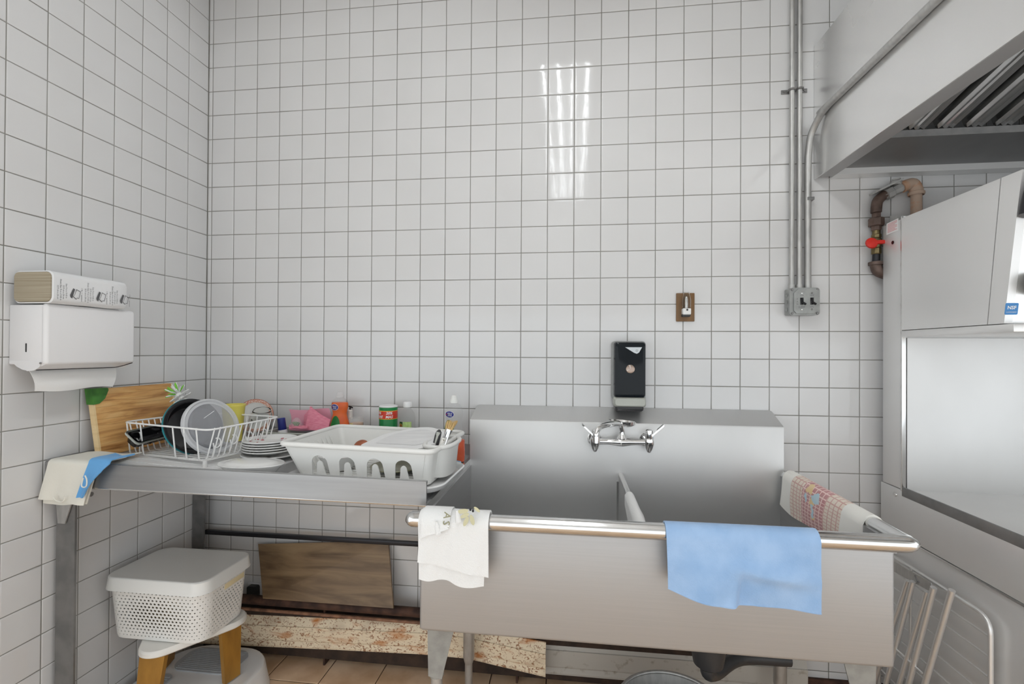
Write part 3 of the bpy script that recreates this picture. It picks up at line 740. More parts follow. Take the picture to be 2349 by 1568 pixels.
# ------------------------------------------------------------------ cooking range, broiler, gas pipe
AX = 2.82
AXR = 3.95
ZSM = atx(2349, 1388, AX).z
rg = thing('cooking_range', 'stainless steel cooking range with tall back riser beside the sink', 'range', (3.4, -.4, 0))
part('riser', MB().box(AX, AXR, -.152, -.052, .868, 1.822, .003), STEELR, rg)
part('riser_trim', MB().box(AX - .002, AX + .012, -.158, -.150, .862, 1.83, .001), RIM, rg)
part('back_panel', MB().box(AX + .014, AXR, -.160, -.153, .862, 1.40), STEELV, rg)
part('griddle_top', MB().box(AX + .008, AXR, -.86, -.16, .835, .858, .002), STEEL, rg)
part('top_edge', MB().box(AX - .001, AX + .006, -.86, -.155, .845, .878, .002), DKSTEEL, rg)
part('upper_side', MB().box(AX, AXR, -.85, -.042, ZSM + .003, .866, .002), STEELR, rg)
part('lower_side', MB().box(AX + .004, AXR, -.84, -.046, .14, ZSM - .003, .002), STEELR, rg)
part('seam_trim', MB().box(AX - .002, AX + .004, -.85, -.042, ZSM - .004, ZSM + .002, .001), RIM, rg)
for lx in (AX + .06, AXR - .06):
    for ly in (-.78, -.1):
        part('leg', MB().lathe([(.018, 0), (.022, .02), (.026, .145)], 16, Matrix.Translation((lx, ly, 0))), GALV, rg)
q = atx(2054, 1133, AX)
part('screw', MB().lathe([(.008, 0), (.007, .003), (0, .004)], 14, frame(q, (0, 1, 0), (0, 0, 1), (-1, 0, 0))), RIM, rg)
st = [atx(*p, AX - .0006) for p in ((2034, 513), (2061, 500), (2061, 528), (2034, 539))]
stk = part('sticker', MB().prism(st, (-.0005, 0, 0)), PAPER, rg, 0)
for i in range(7):
    a = st[0].lerp(st[3], .13 + i * .115); b = st[1].lerp(st[2], .13 + i * .115)
    a2, b2 = a.lerp(b, .1), a.lerp(b, .9 - .15 * (i % 3 == 2)); h = Vector((0, 0, .0012)); o_ = Vector((-.0008, 0, 0))
    part('print_line', MB().prism([a2 + o_ - h, b2 + o_ - h, b2 + o_ + h, a2 + o_ + h], (-.0002, 0, 0)), INKR, stk, 0)
q = atx(2048, 556, AX - .0005)
part('bolt_hole', MB().lathe([(.0065, 0), (.0065, .001), (0, .001)], 14, frame(q, (0, 1, 0), (0, 0, 1), (-1, 0, 0))), BLKP, rg)
part('junction_plate', MB().box(AX + .012, AX + .10, -.075, -.07, 1.815, 1.855, .002), GALV, rg)

sal = thing('salamander_broiler', 'stainless steel overhead broiler mounted above the range', 'broiler', (3.38, -.37, 1.405))
ztop = 1.822; zbt = 1.428; SXX = AX - .004
yt = atx(2345, 390, SXX).y; yb = atx(2303, 740, SXX).y; ys1 = atx(2296, 412, SXX).y; ys2 = atx(2265, 742, SXX).y
side = [(SXX, -.160, zbt), (SXX, -.160, ztop), (SXX, ys1 + .0015, ztop), (SXX, ys2 + .0015, zbt)]
part('side_panel', MB().prism(side, (.02, 0, 0)), STEELP, sal, 0)
part('control_housing', MB().prism([(SXX, ys2 - .0015, zbt), (SXX, ys1 - .0015, ztop), (SXX, yt, ztop), (SXX, yb, zbt)], (.02, 0, 0)), STEELP, sal, 0)
fr_ = part('front_panel', MB().prism([(SXX + .02, yb, zbt), (SXX + .02, yt, ztop), (AXR, yt, ztop), (AXR, yb, zbt)], (0, .01, 0)), STEELD, sal, 0)
part('top_panel', MB().prism([(SXX + .02, -.16, ztop - .004), (SXX + .02, yt + .012, ztop - .004), (AXR, yt + .012, ztop - .004), (AXR, -.16, ztop - .004)], (0, 0, .004)), STEELP, sal, 0)
part('bottom_shelf', MB().box(SXX - .002, AXR, yb - .03, -.161, 1.404, zbt - .002, .003), STEELP, sal)
yv = lambda z: yb + (yt - yb) * (z - zbt) / (ztop - zbt)
nrm = Vector((0, -(ztop - zbt), (yt - yb))).normalized()
def onfront(px, py, off=0.0):
    d = ray(px, py); p0 = Vector((0, yb, zbt)); t = (p0 - CAM).dot(nrm) / d.dot(nrm); return CAM + d * t + nrm * off
q = onfront(2346, 470, .02)
part('handle', MB().tube([q + Vector((0, 0, -.03)), q + Vector((.01, 0, .02)), q + Vector((.03, 0, .10))], .022, 16), BLACKM, sal)
n0 = onfront(2320, 708, .0006)
v, f = fill([rrect(-.0155, .0155, -.0155, .0155, .003)], .0006)
FM = frame(n0, (1, 0, 0), Vector((1, 0, 0)).cross(-nrm) * -1, nrm)
sk = part('certification_sticker', MB().add(v, f, FM), NSFB, sal, 0)
v, f = text('NSF', .0125, offset=.0003)
part('lettering', MB().add(v, f, FM @ Matrix.Translation((0, .003, .0006))), WINK, sk, 0)
v, f = text('COMPONENT', .004)
part('lettering', MB().add(v, f, FM @ Matrix.Translation((0, -.009, .0006))), WINK, sk, 0)
q = onfront(2349, 650, .012)
part('knob', MB().lathe([(.03, 0), (.028, .02), (.02, .026), (0, .027)], 24, frame(q + Vector((.02, 0, 0)), (1, 0, 0), (0, 0, 1), nrm)), GREYP, sal)

GY = -.032
def gp(px, py): return aty(px, py, GY)
gas = thing('gas_pipe', 'rusty gas pipe with red handled valve behind the range', 'gas pipe', (2.775, GY, 1.6))
e0 = gp(2030, 630); e1 = gp(2010, 612); e2 = gp(2009.5, 604)
part('lower_elbow', MB().tube(smoothpath([e0 + Vector((.055, 0, -.006)), e0 + Vector((.02, 0, -.004)), e1 + Vector((.010, 0, -.018)), e1 + Vector((0, 0, .0)), e2], 6), .0195, 16).lathe([(.020, -.001), (.025, 0), (.025, .011), (.019, .013)], 20, Matrix.Translation(e2 - Vector((0, 0, .006)))), RUSTB, gas)
a, b = gp(2009.5, 604), gp(2010, 580)
part('nipple', MB().cyl(a, b, .0125, n=16), BLACKM, gas)
a = gp(2010, 583); ax = a.x
def hexring(r, z0, z1, m, nm, n=6):
    part(nm, MB().lathe([(r * .86, z0), (r, z0 + .003), (r, z1 - .003), (r * .86, z1)], n, Matrix.Translation((ax, GY, 0))), m, gas, 20)
zq = lambda py: gp(2010, py).z
hexring(.0165, zq(583), zq(568), BRASS, 'valve_nut', 8)
part('valve_body', MB().lathe([(.012, zq(570)), (.018, zq(562)), (.020, zq(556)), (.017, zq(549)), (.012, zq(545))], 18, Matrix.Translation((ax, GY, 0))), BRASS, gas)
hexring(.0165, zq(547), zq(537), BRASS, 'valve_nut', 8)
part('valve_collar', MB().cyl((ax, GY, zq(538)), (ax, GY, zq(527)), .013, n=18), BRASS, gas)
hexring(.017, zq(529), zq(517), RUSTB, 'union_nut', 8)
hexring(.026, zq(519), zq(500), RUSTB, 'union_ring', 8)
hexring(.016, zq(502), zq(488), RUSTB, 'union_nut', 6)
k0 = gp(1990, 561)
hnd = MB().lathe([(0, .012), (.010, .012), (.020, .008), (.022, 0), (.018, -.006), (0, -.006)], 20, frame((k0.x, GY - .024, k0.z), (1, 0, 0), (0, 0, 1), (-.35, -1, .1)))
hnd.box(k0.x, ax + .012, GY - .034, GY - .018, k0.z - .004, k0.z + .010, .003)
part('valve_handle', hnd, RED, gas)
u0 = gp(2010, 488); u1 = gp(2013, 462); u2 = gp(2024, 450)
part('upper_elbow', MB().tube(smoothpath([u0, u0 + Vector((0, 0, .012)), u1, u2, gp(2032, 445)], 6), [.016] + [.018] * 22 + [.016] * 2, 16), RUSTB, gas)
r0, r1 = gp(2024, 450), gp(2070, 428)
dd = (r1 - r0)
part('regulator_body', MB().tube([r0, r0 + dd * .12, r0 + dd * .14, r0 + dd * .45, r0 + dd * .5, r0 + dd * .86, r0 + dd * .88, r1], [.018, .018, .023, .023, .019, .021, .017, .017], 8), GALV, gas, 20)
up = Vector((-dd.z, 0, dd.x)).normalized()
pl = [r0 + up * .022 - dd * .25, r0 + up * .022 + dd * .95]
part('regulator_plate', MB().hexa([pl[0] + Vector((0, -.03, 0)), pl[1] + Vector((0, -.03, 0)), pl[1] + Vector((0, .03, 0)), pl[0] + Vector((0, .03, 0))], [p + up * .006 for p in (pl[0] + Vector((0, -.03, 0)), pl[1] + Vector((0, -.03, 0)), pl[1] + Vector((0, .03, 0)), pl[0] + Vector((0, .03, 0)))]), GALV, gas)
q = gp(2056, 415)
part('regulator_cap', MB().lathe([(.018, 0), (.018, .014), (.014, .018), (.014, .024), (0, .025)], 18, Matrix.Translation(q + Vector((0, 0, -.016)))), GALV, gas)
w0, w1, w2 = gp(2068, 430), gp(2088, 424), gp(2102, 436)
part('rust_elbow', MB().tube(smoothpath([w0, w0.lerp(w1, .5) + Vector((0, 0, .003)), w1 + Vector((.008, 0, .003)), w2, gp(2102, 444)], 6), .021, 18).lathe([(.024, 0), (.026, .004), (.026, .012), (.022, .014)], 20, Matrix.Translation(gp(2102, 448))), RUSTO, gas)
part('riser_pipe', MB().cyl(gp(2102, 446), (gp(2102, 446).x, GY, 1.825), .0175, n=18), RUSTO, gas)

# ------------------------------------------------------------------ wire racks leaning on the range
WX = 2.803
ws = thing('wire_shelf', 'chrome wire oven shelf with rounded corner leaning on the range', 'wire rack', (WX, -.3, 0), None)
q = atx(2271, 1442, WX); yr, zt = q.y - .002, q.z + .03
loop = fillet([(WX, -.06, .012), (WX, yr, .012), (WX, yr, zt), (WX, -.06, zt)], .045, 6, True)
part('frame_wire', MB().tube(loop, .0062, 10, True), RACKM, ws)
for i in range(10):
    z = zt - .052 - i * .056
    if z > .03: part('cross_wire', MB().cyl((WX, yr, z), (WX, -.06, z), .003, n=8), RACKM, ws)
part('brace_wire', MB().cyl((WX - .006, -.225, .008), (WX - .006, -.235, zt), .0042, n=8), RACKM, ws)
KX = 2.777
fk = thing('folding_rack', 'folded metal rack with slanted tube legs standing beside the range', 'wire rack', (KX, -.25, 0))
hp = [atx(*p, KX) for p in ((2046, 1286), (2135, 1336), (2138, 1350), (2128, 1353), (2046, 1308))]
part('header_plate', MB().prism(hp, (.003, 0, 0)), GALV, fk, 0)
q = atx(2099, 1319, KX - .0008)
part('hook_slot', MB().tube([q, q + Vector((0, -.004, -.006)), q + Vector((0, -.012, -.014)), q + Vector((0, -.018, -.013))], .0022, 6), DKSTEEL, fk)
for i, (a, b, r) in enumerate((((2083, 1331), (2051, 1427), .0072), ((2094, 1333), (2051, 1497), .0075), ((2127, 1356), (2063, 1568), .0072), ((2142, 1347), (2085, 1568), .0085), ((2184, 1353), (2122, 1568), .0085))):
    xx = KX - .010 if i != 4 else KX - .002
    A, B = atx(*a, xx), atx(*b, xx); d = (B - A).normalized(); t = (A.z - .004) / -d.z
    part('tube_leg', MB().cyl(A, A + d * t, r, n=12), RACKM, fk)
for z in (.12, .34):
    part('spacer_wire', MB().cyl((KX - .010, -.04, z), (KX - .010, -.33, z - .0), .003, n=8), RACKM, fk)

# ------------------------------------------------------------------ heater, plank, cap, bucket
ht = thing('baseboard_heater', 'rusty baseboard heater with peeling cream cover along the wall', 'heater', (.9, -.06, 0))
part('fin_block', MB().box(.02, 2.4, -.066, -.004, .03, .225), FINS, ht)
part('wall_plinth', MB().box(.02, 4.0, -.012, -.0005, .0, .085), RUSTP, ht)
def cover(stations, m, nm):
    rings = []
    for x, y, z0, z1, tl in stations:
        rings.append([(x, y + .016, z0 - .004), (x, y + .002, z0), (x, y, z0 + .008), (x, y + .004, z0 + .026), (x, y, z0 + .034), (x, y - .001 + tl, z0 + (z1 - z0) * .72), (x, y + .003 + tl, z0 + (z1 - z0) * .73), (x, y + .020 + tl, z1), (x, y + .026 + tl, z1), (x, y + .008 + tl, z0 + (z1 - z0) * .73), (x, y + .006, z0 + .034), (x, y + .008, z0 + .008), (x, y + .016, z0 + .002)])
    return part(nm, MB().loft(rings), m, ht, 25)
cover([(.01, -.085, .058, .185, 0), (.3, -.085, .068, .195, 0), (.7, -.085, .084, .208, 0), (1.06, -.088, .098, .219, 0), (1.25, -.10, .105, .222, 0), (1.57, -.135, .083, .205, 0)], COVER, 'cover_panel')
cover([(1.50, -.075, .055, .19, 0), (2.0, -.075, .058, .192, 0), (2.55, -.075, .06, .195, 0)], COVERG, 'cover_panel')
part('supply_pipe', MB().cyl((.012, -.088, .272), (2.4, -.088, .268), .019, n=16), RUSTP, ht)
part('return_pipe', MB().cyl((.012, -.105, .240), (2.4, -.105, .236), .0065, n=10), mat('rust_thin_pipe', s2l(150, 108, 82), .7, col2=s2l(104, 74, 58), nscale=(30, 30, 30)), ht)
for x in (.62, 1.45):
    part('bracket', MB().box(x - .004, x + .004, -.064, -.004, .0, .262), RUSTP, ht)
c = [aty(592, 1247, -.022), aty(890, 1240, -.022), aty(902, 1393, -.112), aty(603, 1373, -.112)]
c[2].z = c[3].z = .2925
n_ = (c[1] - c[0]).cross(c[3] - c[0]).normalized(); n_ = n_ if n_.y < 0 else -n_
solo('wooden_board', MB().prism([p for p in c], -n_ * .012 if n_.y < 0 else n_ * .012), PLANKW, 'dark walnut board leaning against the tiles on the heater pipe', 'board', smooth=0)
a = aty(585, 1353, -.004)
kb = thing('pipe_cap', 'black rounded square cap on the wall above the heater pipe', 'pipe cap', (a.x, -.015, a.z - .026))
v, f = fill([rrect(-.024, .024, -.027, .027, .009)], .022)
part('cap', MB().add(v, f, frame((a.x, -.016, a.z), (1, 0, 0), (0, 0, 1), (0, -1, 0))), DGREY, kb)
v, f = fill([rrect(-.034, .034, -.036, .034, .004)], .004)
part('wall_flange', MB().add(v, f, frame((a.x, -.003, a.z), (1, 0, 0), (0, 0, 1), (0, -1, 0))), WPAINT, kb)
bk = thing('bucket', 'round galvanised bucket on the floor under the sink', 'bucket', (1.985, -.45, 0))
part('shell', MB().lathe([(0, .004), (.125, .004), (.165, .235), (.170, .238), (.130, 0), (0, 0)], 48, Matrix.Translation((1.985, -.45, 0))), GALV, bk)
part('rolled_lip', MB().tube([(1.985 + .17 * math.cos(i * PI / 24), -.45 + .17 * math.sin(i * PI / 24), .24) for i in range(48)], .006, 10, True), GALV, bk)
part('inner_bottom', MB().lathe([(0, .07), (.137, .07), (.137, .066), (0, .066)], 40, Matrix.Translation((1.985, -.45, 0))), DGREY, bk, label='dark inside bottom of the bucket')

# ------------------------------------------------------------------ storage bin, stool, step stool
LX0, LX1, LY0, LY1, LZ = .040, .432, -.512, -.250, .553
bn = thing('storage_bin', 'white perforated plastic storage bin with lid on the stool', 'storage bin', (.235, -.37, .333))
def lring(ins, z, r): return [(x, y, z) for x, y in rrect(LX0 + ins, LX1 - ins, LY0 + ins, LY1 - ins, r, 8)]
part('lid', MB().loft([lring(-.004, LZ - .043, .05), lring(-.003, LZ - .041, .05), lring(.001, LZ - .004, .048), lring(.004, LZ - .001, .046), lring(.007, LZ, .043), lring(.014, LZ - .0015, .037)]), WPLAST, bn)
# perforated wall built from cells wrapped round the rounded outline
BZ0, BZ1 = .333, LZ - .041
cell = .0118
def outline_at(s, z):
    t = (z - BZ0) / (BZ1 - BZ0); ins = .020 * (1 - t) + .008 * t
    x0, x1, y0, y1, r = LX0 + ins, LX1 - ins, LY0 + ins, LY1 - ins, .05
    segs = [('l', (x0 + r, y0), (x1 - r, y0)), ('a', (x1 - r, y0 + r), -90), ('l', (x1, y0 + r), (x1, y1 - r)), ('a', (x1 - r, y1 - r), 0), ('l', (x1 - r, y1), (x0 + r, y1)), ('a', (x0 + r, y1 - r), 90), ('l', (x0, y1 - r), (x0, y0 + r)), ('a', (x0 + r, y0 + r), 180)]
    lens = [math.dist(g[1], g[2]) if g[0] == 'l' else r * PI / 2 for g in segs]; tot = sum(lens); d = (s % 1.0) * tot
    for g, ln in zip(segs, lens):
        if d <= ln:
            if g[0] == 'l':
                u = d / ln; return (g[1][0] + (g[2][0] - g[1][0]) * u, g[1][1] + (g[2][1] - g[1][1]) * u)
            an = math.radians(g[2] + 90 * d / ln); return (g[1][0] + r * math.cos(an), g[1][1] + r * math.sin(an))
        d -= ln
    return segs[0][1]
pw = MB(); NC = 76; NR = 14
perim_front = .5
zr0, zr1 = BZ0 + .012, BZ1 - .004
hc = (zr1 - zr0) / NR
for r_ in range(NR):
    for c_ in range(NC):
        s0 = (c_ + .5 * (r_ % 2)) / NC; z = zr0 + r_ * hc
        # hole size grows towards the middle of each face
        xm, ym = outline_at(s0 + .5 / NC, z)
        big = max(0, 1 - ((xm - .235) / .19) ** 2) if ym < LY0 + .06 else (max(0, 1 - ((ym + .372) / .14) ** 2) * .7)
        vz = 1 - ((r_ - 6.5) / 8.5) ** 2
        rad = .10 + .27 * big * vz
        ring_o = [(0, 0), (.5, 0), (1, 0), (1, .5), (1, 1), (.5, 1), (0, 1), (0, .5)]
        ring_i = [(.5 + rad * math.cos(a), .5 + rad * math.sin(a) * .95) for a in [math.radians(225 + 45 * q) for q in range(8)]]
        vs = []
        for (a, b) in ring_o + ring_i:
            zz = z + b * hc; x, y = outline_at(s0 + a / NC, zz); vs.append((x, y, zz))
        pw.add(vs, [(q, (q + 1) % 8, (q + 1) % 8 + 8, q + 8) for q in range(8)])
o = part('perforated_wall', pw, WPLAST, bn, 0)
md = o.modifiers.new('thick', 'SOLIDIFY'); md.thickness = .0022; md.offset = 0
N2 = 64
bot = [[(*outline_at(i / N2, z), z) for i in range(N2)] for z in (BZ0 + .0125, BZ0 + .004)]
bot.append([(*[a + (b - a) * .04 for a, b in zip(outline_at(i / N2, BZ0), (.235, -.372))], BZ0) for i in range(N2)])
part('base', MB().loft(bot), WPLAST, bn)
top = [[(*outline_at(i / N2, z), z) for i in range(N2)] for z in (zr1, BZ1 + .002)]
part('upper_band', MB().loft(top, caps=False), WPLAST, bn)
part('contents', MB().box(LX0 + .055, LX1 - .055, LY0 + .055, LY1 - .055, BZ0 + .006, BZ1 - .01, .02), mat('dim_contents', s2l(150, 134, 100), .8, col2=s2l(96, 84, 64), nscale=(14, 14, 14)), bn)
part('grip_recess', MB().box(LX1 - .0115, LX1 - .0075, -.40, -.30, LZ - .075, LZ - .055, .001), mat('yellowed_plastic', s2l(226, 214, 176), .5), bn)

SZT = .332
stool = thing('stool', 'small white stool with gold flat legs under the storage bin', 'stool', (.27, -.38, .1))
vtx = [Vector((.255, -.487, 0)), Vector((.375, -.32, 0)), Vector((.13, -.31, 0))]
seat = []
ol_ = []
for i, cc in enumerate(vtx):
    nx = vtx[(i + 1) % 3]; pv = vtx[i - 1]
    a0 = math.atan2((cc - pv).x, -(cc - pv).y) + PI; a1 = math.atan2((nx - cc).x, -(nx - cc).y) + PI
    while a1 < a0: a1 += 2 * PI
    for q in range(11):
        a = a0 + (a1 - a0) * q / 10; ol_.append((cc.x + .062 * math.cos(a), cc.y + .062 * math.sin(a)))
ctr = (.263, -.37)
sc_ = lambda k, z: [(ctr[0] + (x - ctr[0]) * k, ctr[1] + (y - ctr[1]) * k, z) for x, y in ol_]
part('seat', MB().loft([sc_(.96, SZT - .024), sc_(1.0, SZT - .019), sc_(1.0, SZT - .006), sc_(.97, SZT)]), CREAM, stool)
def slat_leg(top, foot, dirw, w0, w1, th):
    top, foot, dw_ = Vector(top), Vector(foot), Vector(dirw).normalized(); ax_ = (foot - top).normalized(); nn = ax_.cross(dw_).normalized()
    rings = []
    for t, w in ((0, w0), (.5, (w0 + w1) / 2), (1, w1)):
        p = top.lerp(foot, t); rings.append([p - dw_ * w - nn * th, p + dw_ * w - nn * th, p + dw_ * w + nn * th, p - dw_ * w + nn * th])
    return MB().loft(rings)
part('leg', slat_leg((.248, -.505, SZT - .020), (.246, -.535, .104), (1, .1, 0), .044, .036, .009), GOLD, stool)
part('leg', slat_leg((.395, -.335, SZT - .020), (.395, -.325, .104), (.25, 1, 0), .040, .030, .009), GOLD, stool)
part('leg', slat_leg((.115, -.30, SZT - .020), (.085, -.28, .104), (.3, -1, 0), .045, .032, .009), GOLD, stool)
step = thing('step_stool', 'low white step stool with grey ribbed treads on the floor', 'step stool', (.25, -.36, 0))
SX_ = (.035, .475, -.60, -.13)
def sring(ins, z): return [(x, y, z) for x, y in rrect(SX_[0] + ins, SX_[1] - ins, SX_[2] + ins, SX_[3] - ins, .14, 10)]
part('body', MB().loft([sring(-.006, 0), sring(-.004, .01), sring(.006, .088), sring(.010, .098), sring(.018, .1015), sring(.03, .099), sring(.05, .098)]), WPLAST2, step)
v, f = fill([rrect(.11, .37, -.305, -.165, .05)], .006)
tr = part('tread', MB().add(v, f, Matrix.Translation((0, 0, .100))), RIBG, step)
for i in range(13):
    part('rib', MB().box(.135, .345, -.295 + i * .0098, -.2915 + i * .0098, .1025, .1045), RIBG, tr, 0)
v, f = fill([rrect(.07, .17, -.46, -.33, .03)], .006)
tr = part('tread', MB().add(v, f, Matrix.Translation((0, 0, .100))), RIBG, step)
for i in range(9):
    part('rib', MB().box(.082, .158, -.45 + i * .0125, -.445 + i * .0125, .1025, .1045), RIBG, tr, 0)
# ------------------------------------------------------------------ things on the drainboard
mt = MB(); mx0, mx1, my0, my1 = .13, .66, -.635, -.24
zm = lambda x: zs(x) + .0045
mt.hexa([(mx0, my0, zs(mx0) + .0005), (mx1, my0, zs(mx1) + .0005), (mx1, my1, zs(mx1) + .0005), (mx0, my1, zs(mx0) + .0005)], [(mx0, my0, zm(mx0)), (mx1, my0, zm(mx1)), (mx1, my1, zm(mx1)), (mx0, my1, zm(mx0))])
mat_o = thing('drying_mat', 'flat white drying mat under the wire dish rack', 'drying mat', (.39, -.42, zs(.39)))
part('mat', mt, WPLAST2, mat_o, 0)
for i in range(9):
    y = my0 + .03 + i * .042
    part('ridge', MB().hexa([(mx0 + .02, y, zm(mx0 + .02)), (mx1 - .02, y, zm(mx1 - .02)), (mx1 - .02, y + .006, zm(mx1 - .02)), (mx0 + .02, y + .006, zm(mx0 + .02))], [(mx0 + .02, y, zm(mx0 + .02) + .0015), (mx1 - .02, y, zm(mx1 - .02) + .0015), (mx1 - .02, y + .006, zm(mx1 - .02) + .0015), (mx0 + .02, y + .006, zm(mx0 + .02) + .0015)]), WPLAST2, mat_o, 0)

# bamboo cutting board leaning on the left wall
cb = thing('cutting_board', 'bamboo cutting board with green corner leaning on the left wall', 'cutting board', (.05, -.38, zs(.05)))
zb0 = zs(.06) + .001; zb1 = 1.207; y0, y1 = -.542, -.215
xb_ = lambda z: .052 + (.014 - .052) * (z - zb0) / (zb1 - zb0)
def bslab(ya, yb_, za, zb_, th0=0, th1=.018):
    return MB().hexa([(xb_(za) + th0, ya, za), (xb_(za) + th1, ya, za), (xb_(za) + th1, yb_, za), (xb_(za) + th0, yb_, za)], [(xb_(zb_) + th0, ya, zb_), (xb_(zb_) + th1, ya, zb_), (xb_(zb_) + th1, yb_, zb_), (xb_(zb_) + th0, yb_, zb_)])
nst = 11
for i in range(nst):
    a = zb0 + (zb1 - zb0) * i / nst; b = zb0 + (zb1 - zb0) * (i + 1) / nst - .0004
    part('bamboo_strip', bslab(y0 + .007, y1 - .007, a, b, .001, .0172 + .0004 * (i % 3)), BAMB, cb, 0)
part('end_strip', bslab(y0, y0 + .0068, zb0, zb1 - .001), BAMBE, cb, 0)
part('end_strip', bslab(y1 - .0068, y1, zb0, zb1 - .001), BAMBE, cb, 0)
gc = MB()
prf = [(0, -.052), (0, .002), (.058, .002), (.060, -.006), (.044, -.034), (.022, -.050)]
gc.prism([(xb_(zb1 + dz) - .004, y0 - .003 + dy, zb1 + dz) for dy, dz in prf], (.026, 0, 0))
part('corner_guard', gc, GREENP, cb, 0, label='green rubber corner guard')

# wire dish rack
RA = Vector((.10, -.49, 0)); Ru = Vector((.985, -.174, 0)); Rv = Vector((.174, .985, 0)); RWd, RDp = .395, .30
RZ1, RZ0 = 1.086, .975
def rk(u, v, z): p = RA + Ru * u + Rv * v; return Vector((p.x, p.y, z))
rack = thing('dish_rack', 'white coated wire dish rack near the left wall', 'dish rack', (rk(.2, .15, .965)))
part('rim_wire', MB().tube(fillet([rk(0, 0, RZ1 + .003), rk(RWd, 0, RZ1 - .004), rk(RWd, RDp, RZ1), rk(0, RDp, RZ1)], .03, 5, True), .0032, 8, True), WIREM, rack)
part('base_wire', MB().tube(fillet([rk(.04, .02, RZ0), rk(RWd - .04, .02, RZ0), rk(RWd - .04, RDp - .02, RZ0), rk(.04, RDp - .02, RZ0)], .02, 4, True), .0028, 8, True), WIREM, rack)
for i in range(13):
    v_ = .022 + i * .0213
    part('cross_wire', MB().tube(fillet([rk(RWd, v_, RZ1), rk(RWd - .035, v_, RZ0 + .003), rk(.035, v_, RZ0 + .003), rk(0, v_, RZ1)], .012, 4), .0022, 6), WIREM, rack)
for u_ in (.02, .085, .235, .285, .34):
    part('long_wire', MB().tube(fillet([rk(u_, 0, RZ1), rk(u_, .012, RZ0), rk(u_, RDp - .012, RZ0), rk(u_, RDp, RZ1)], .012, 4), .0024, 6), WIREM, rack)
def curl(base, side, h, tilt):
    pts = [base, base + Vector((0, 0, h * .45)) + tilt * .4]
    c_ = base + Vector((0, 0, h * .75)) + tilt
    for a in range(-60, 260, 32):
        an = math.radians(a + 180 + 60 + 0)
        pts.append(c_ + side * (.014 * math.cos(an)) + Vector((0, 0, .016 * math.sin(an))))
    return MB().tube(smoothpath(pts, 3), .0022, 6)
for v_ in (.05, .115, .18, .245):
    part('plate_divider', curl(rk(RWd - .045, v_, RZ0), Rv, .075, Ru * .022), WIREM, rack)
for u_, v_ in ((.055, .02), (.055, .12)):
    part('plate_divider', curl(rk(u_, v_, RZ0), Ru, .085, Ru * -.01), WIREM, rack)
for u_, v_ in ((.02, .015), (RWd - .03, .012), (RWd - .03, RDp - .02), (.02, RDp - .02)):
    p = rk(u_, v_, 0); zf = zm(p.x)
    part('foot', MB().cyl((p.x, p.y, zf), (p.x, p.y, RZ0 + .004), .0075, .006, n=10), WIREM, rack)

def disc_frame(c_, n_, upv=(0, 0, 1)):
    n_ = Vector(n_).normalized(); x = Vector(upv).cross(n_).normalized(); y = n_.cross(x); return frame(c_, x, y, n_)
def thing_on(name, label, cat, c_, group=None): return thing(name, label, cat, c_, group)
# black round container and clear lid standing in the rack
nD = (.90, -.25, .36)
cB = atz(447, 976, 1.072); cL = atz(486, 977, 1.075)
blk = thing('round_container', 'black round takeout bowl with teal rim standing in the dish rack', 'container', cB)
part('bowl', MB().lathe([(0, -.036), (.070, -.036), (.078, -.030), (.088, -.004), (.098, 0), (.102, 0), (.102, -.003), (.092, -.004), (.082, -.032), (.072, -.040), (0, -.040)], 48, disc_frame(cB, nD)), BLKP, blk)
part('teal_ring', MB().lathe([(.099, -.006), (.1035, -.006), (.1035, -.010), (.099, -.010)], 48, disc_frame(cB, nD)), TEAL, blk)
lid = thing('takeout_lid', 'clear round plastic lid in front of the black takeout bowl', 'lid', cL)
part('lid_top', MB().lathe([(0, .012), (.070, .012), (.076, .012), (.082, .002), (.082, .0005), (.075, .0105), (0, .0105)], 48, disc_frame(cL, nD)), LIDP, lid)
part('lid_rim', MB().lathe([(.082, .002), (.090, .000), (.094, .006), (.100, .004), (.101, -.006), (.099, -.006), (.098, .002), (.094, .0035), (.090, -.002), (.082, .0)], 48, disc_frame(cL, nD)), mat('frosted_rim', (.75, .76, .78), .15, alpha=.6), lid)
v, f = fill([[(-.03, .03), (.012, .052), (.013, .0505), (-.029, .0285)], [(-.03, .03), (-.018, .01), (-.0165, .0108), (-.0285, .0305)]])
part('moulded_mark', MB().add(v, f, disc_frame(cL, nD) @ Matrix.Translation((0, 0, .0126))), WINK, lid, 0)
# black rectangular tray
tb = thing('black_tray', 'black rectangular takeout tray lying tilted in the dish rack', 'tray', rk(.10, .12, .985))
TA, TB_ = atz(293, 1020, 1.028), atz(410, 989, 1.036)
td = (TB_ - TA).normalized(); tn = Vector((-td.y, td.x, 0)).normalized()
T0 = frame((TA + TB_) / 2 + td * .030 + tn * .022 + Vector((0, 0, .014)), td, tn * .75 + Vector((0, 0, .66)))
TL = (TB_ - TA).length / 2 - .006
def trayring(w, d, z): return [(x, y, z) for x, y in rrect(-w, w, -d, d, .012, 4)]
tm = MB().loft([trayring(TL, .030, .0), trayring(TL, .030, -.002), trayring(TL - .006, .026, -.002), trayring(TL - .018, .020, -.034), trayring(TL - .022, .018, -.036), trayring(TL - .024, .016, -.034), trayring(TL - .010, .024, .0)], caps=False)
tm.f.append(tuple(len(tm.v) - 40 + i for i in range(20)))
part('tray_body', tm.move(T0), BLKP, tb)
part('tray_rim', MB().loft([trayring(TL + .002, .032, .0022), trayring(TL + .002, .032, -.0042), trayring(TL - .001, .0285, -.0044), trayring(TL - .001, .0285, .0022)], caps=False).move(T0), LGREY, tb)
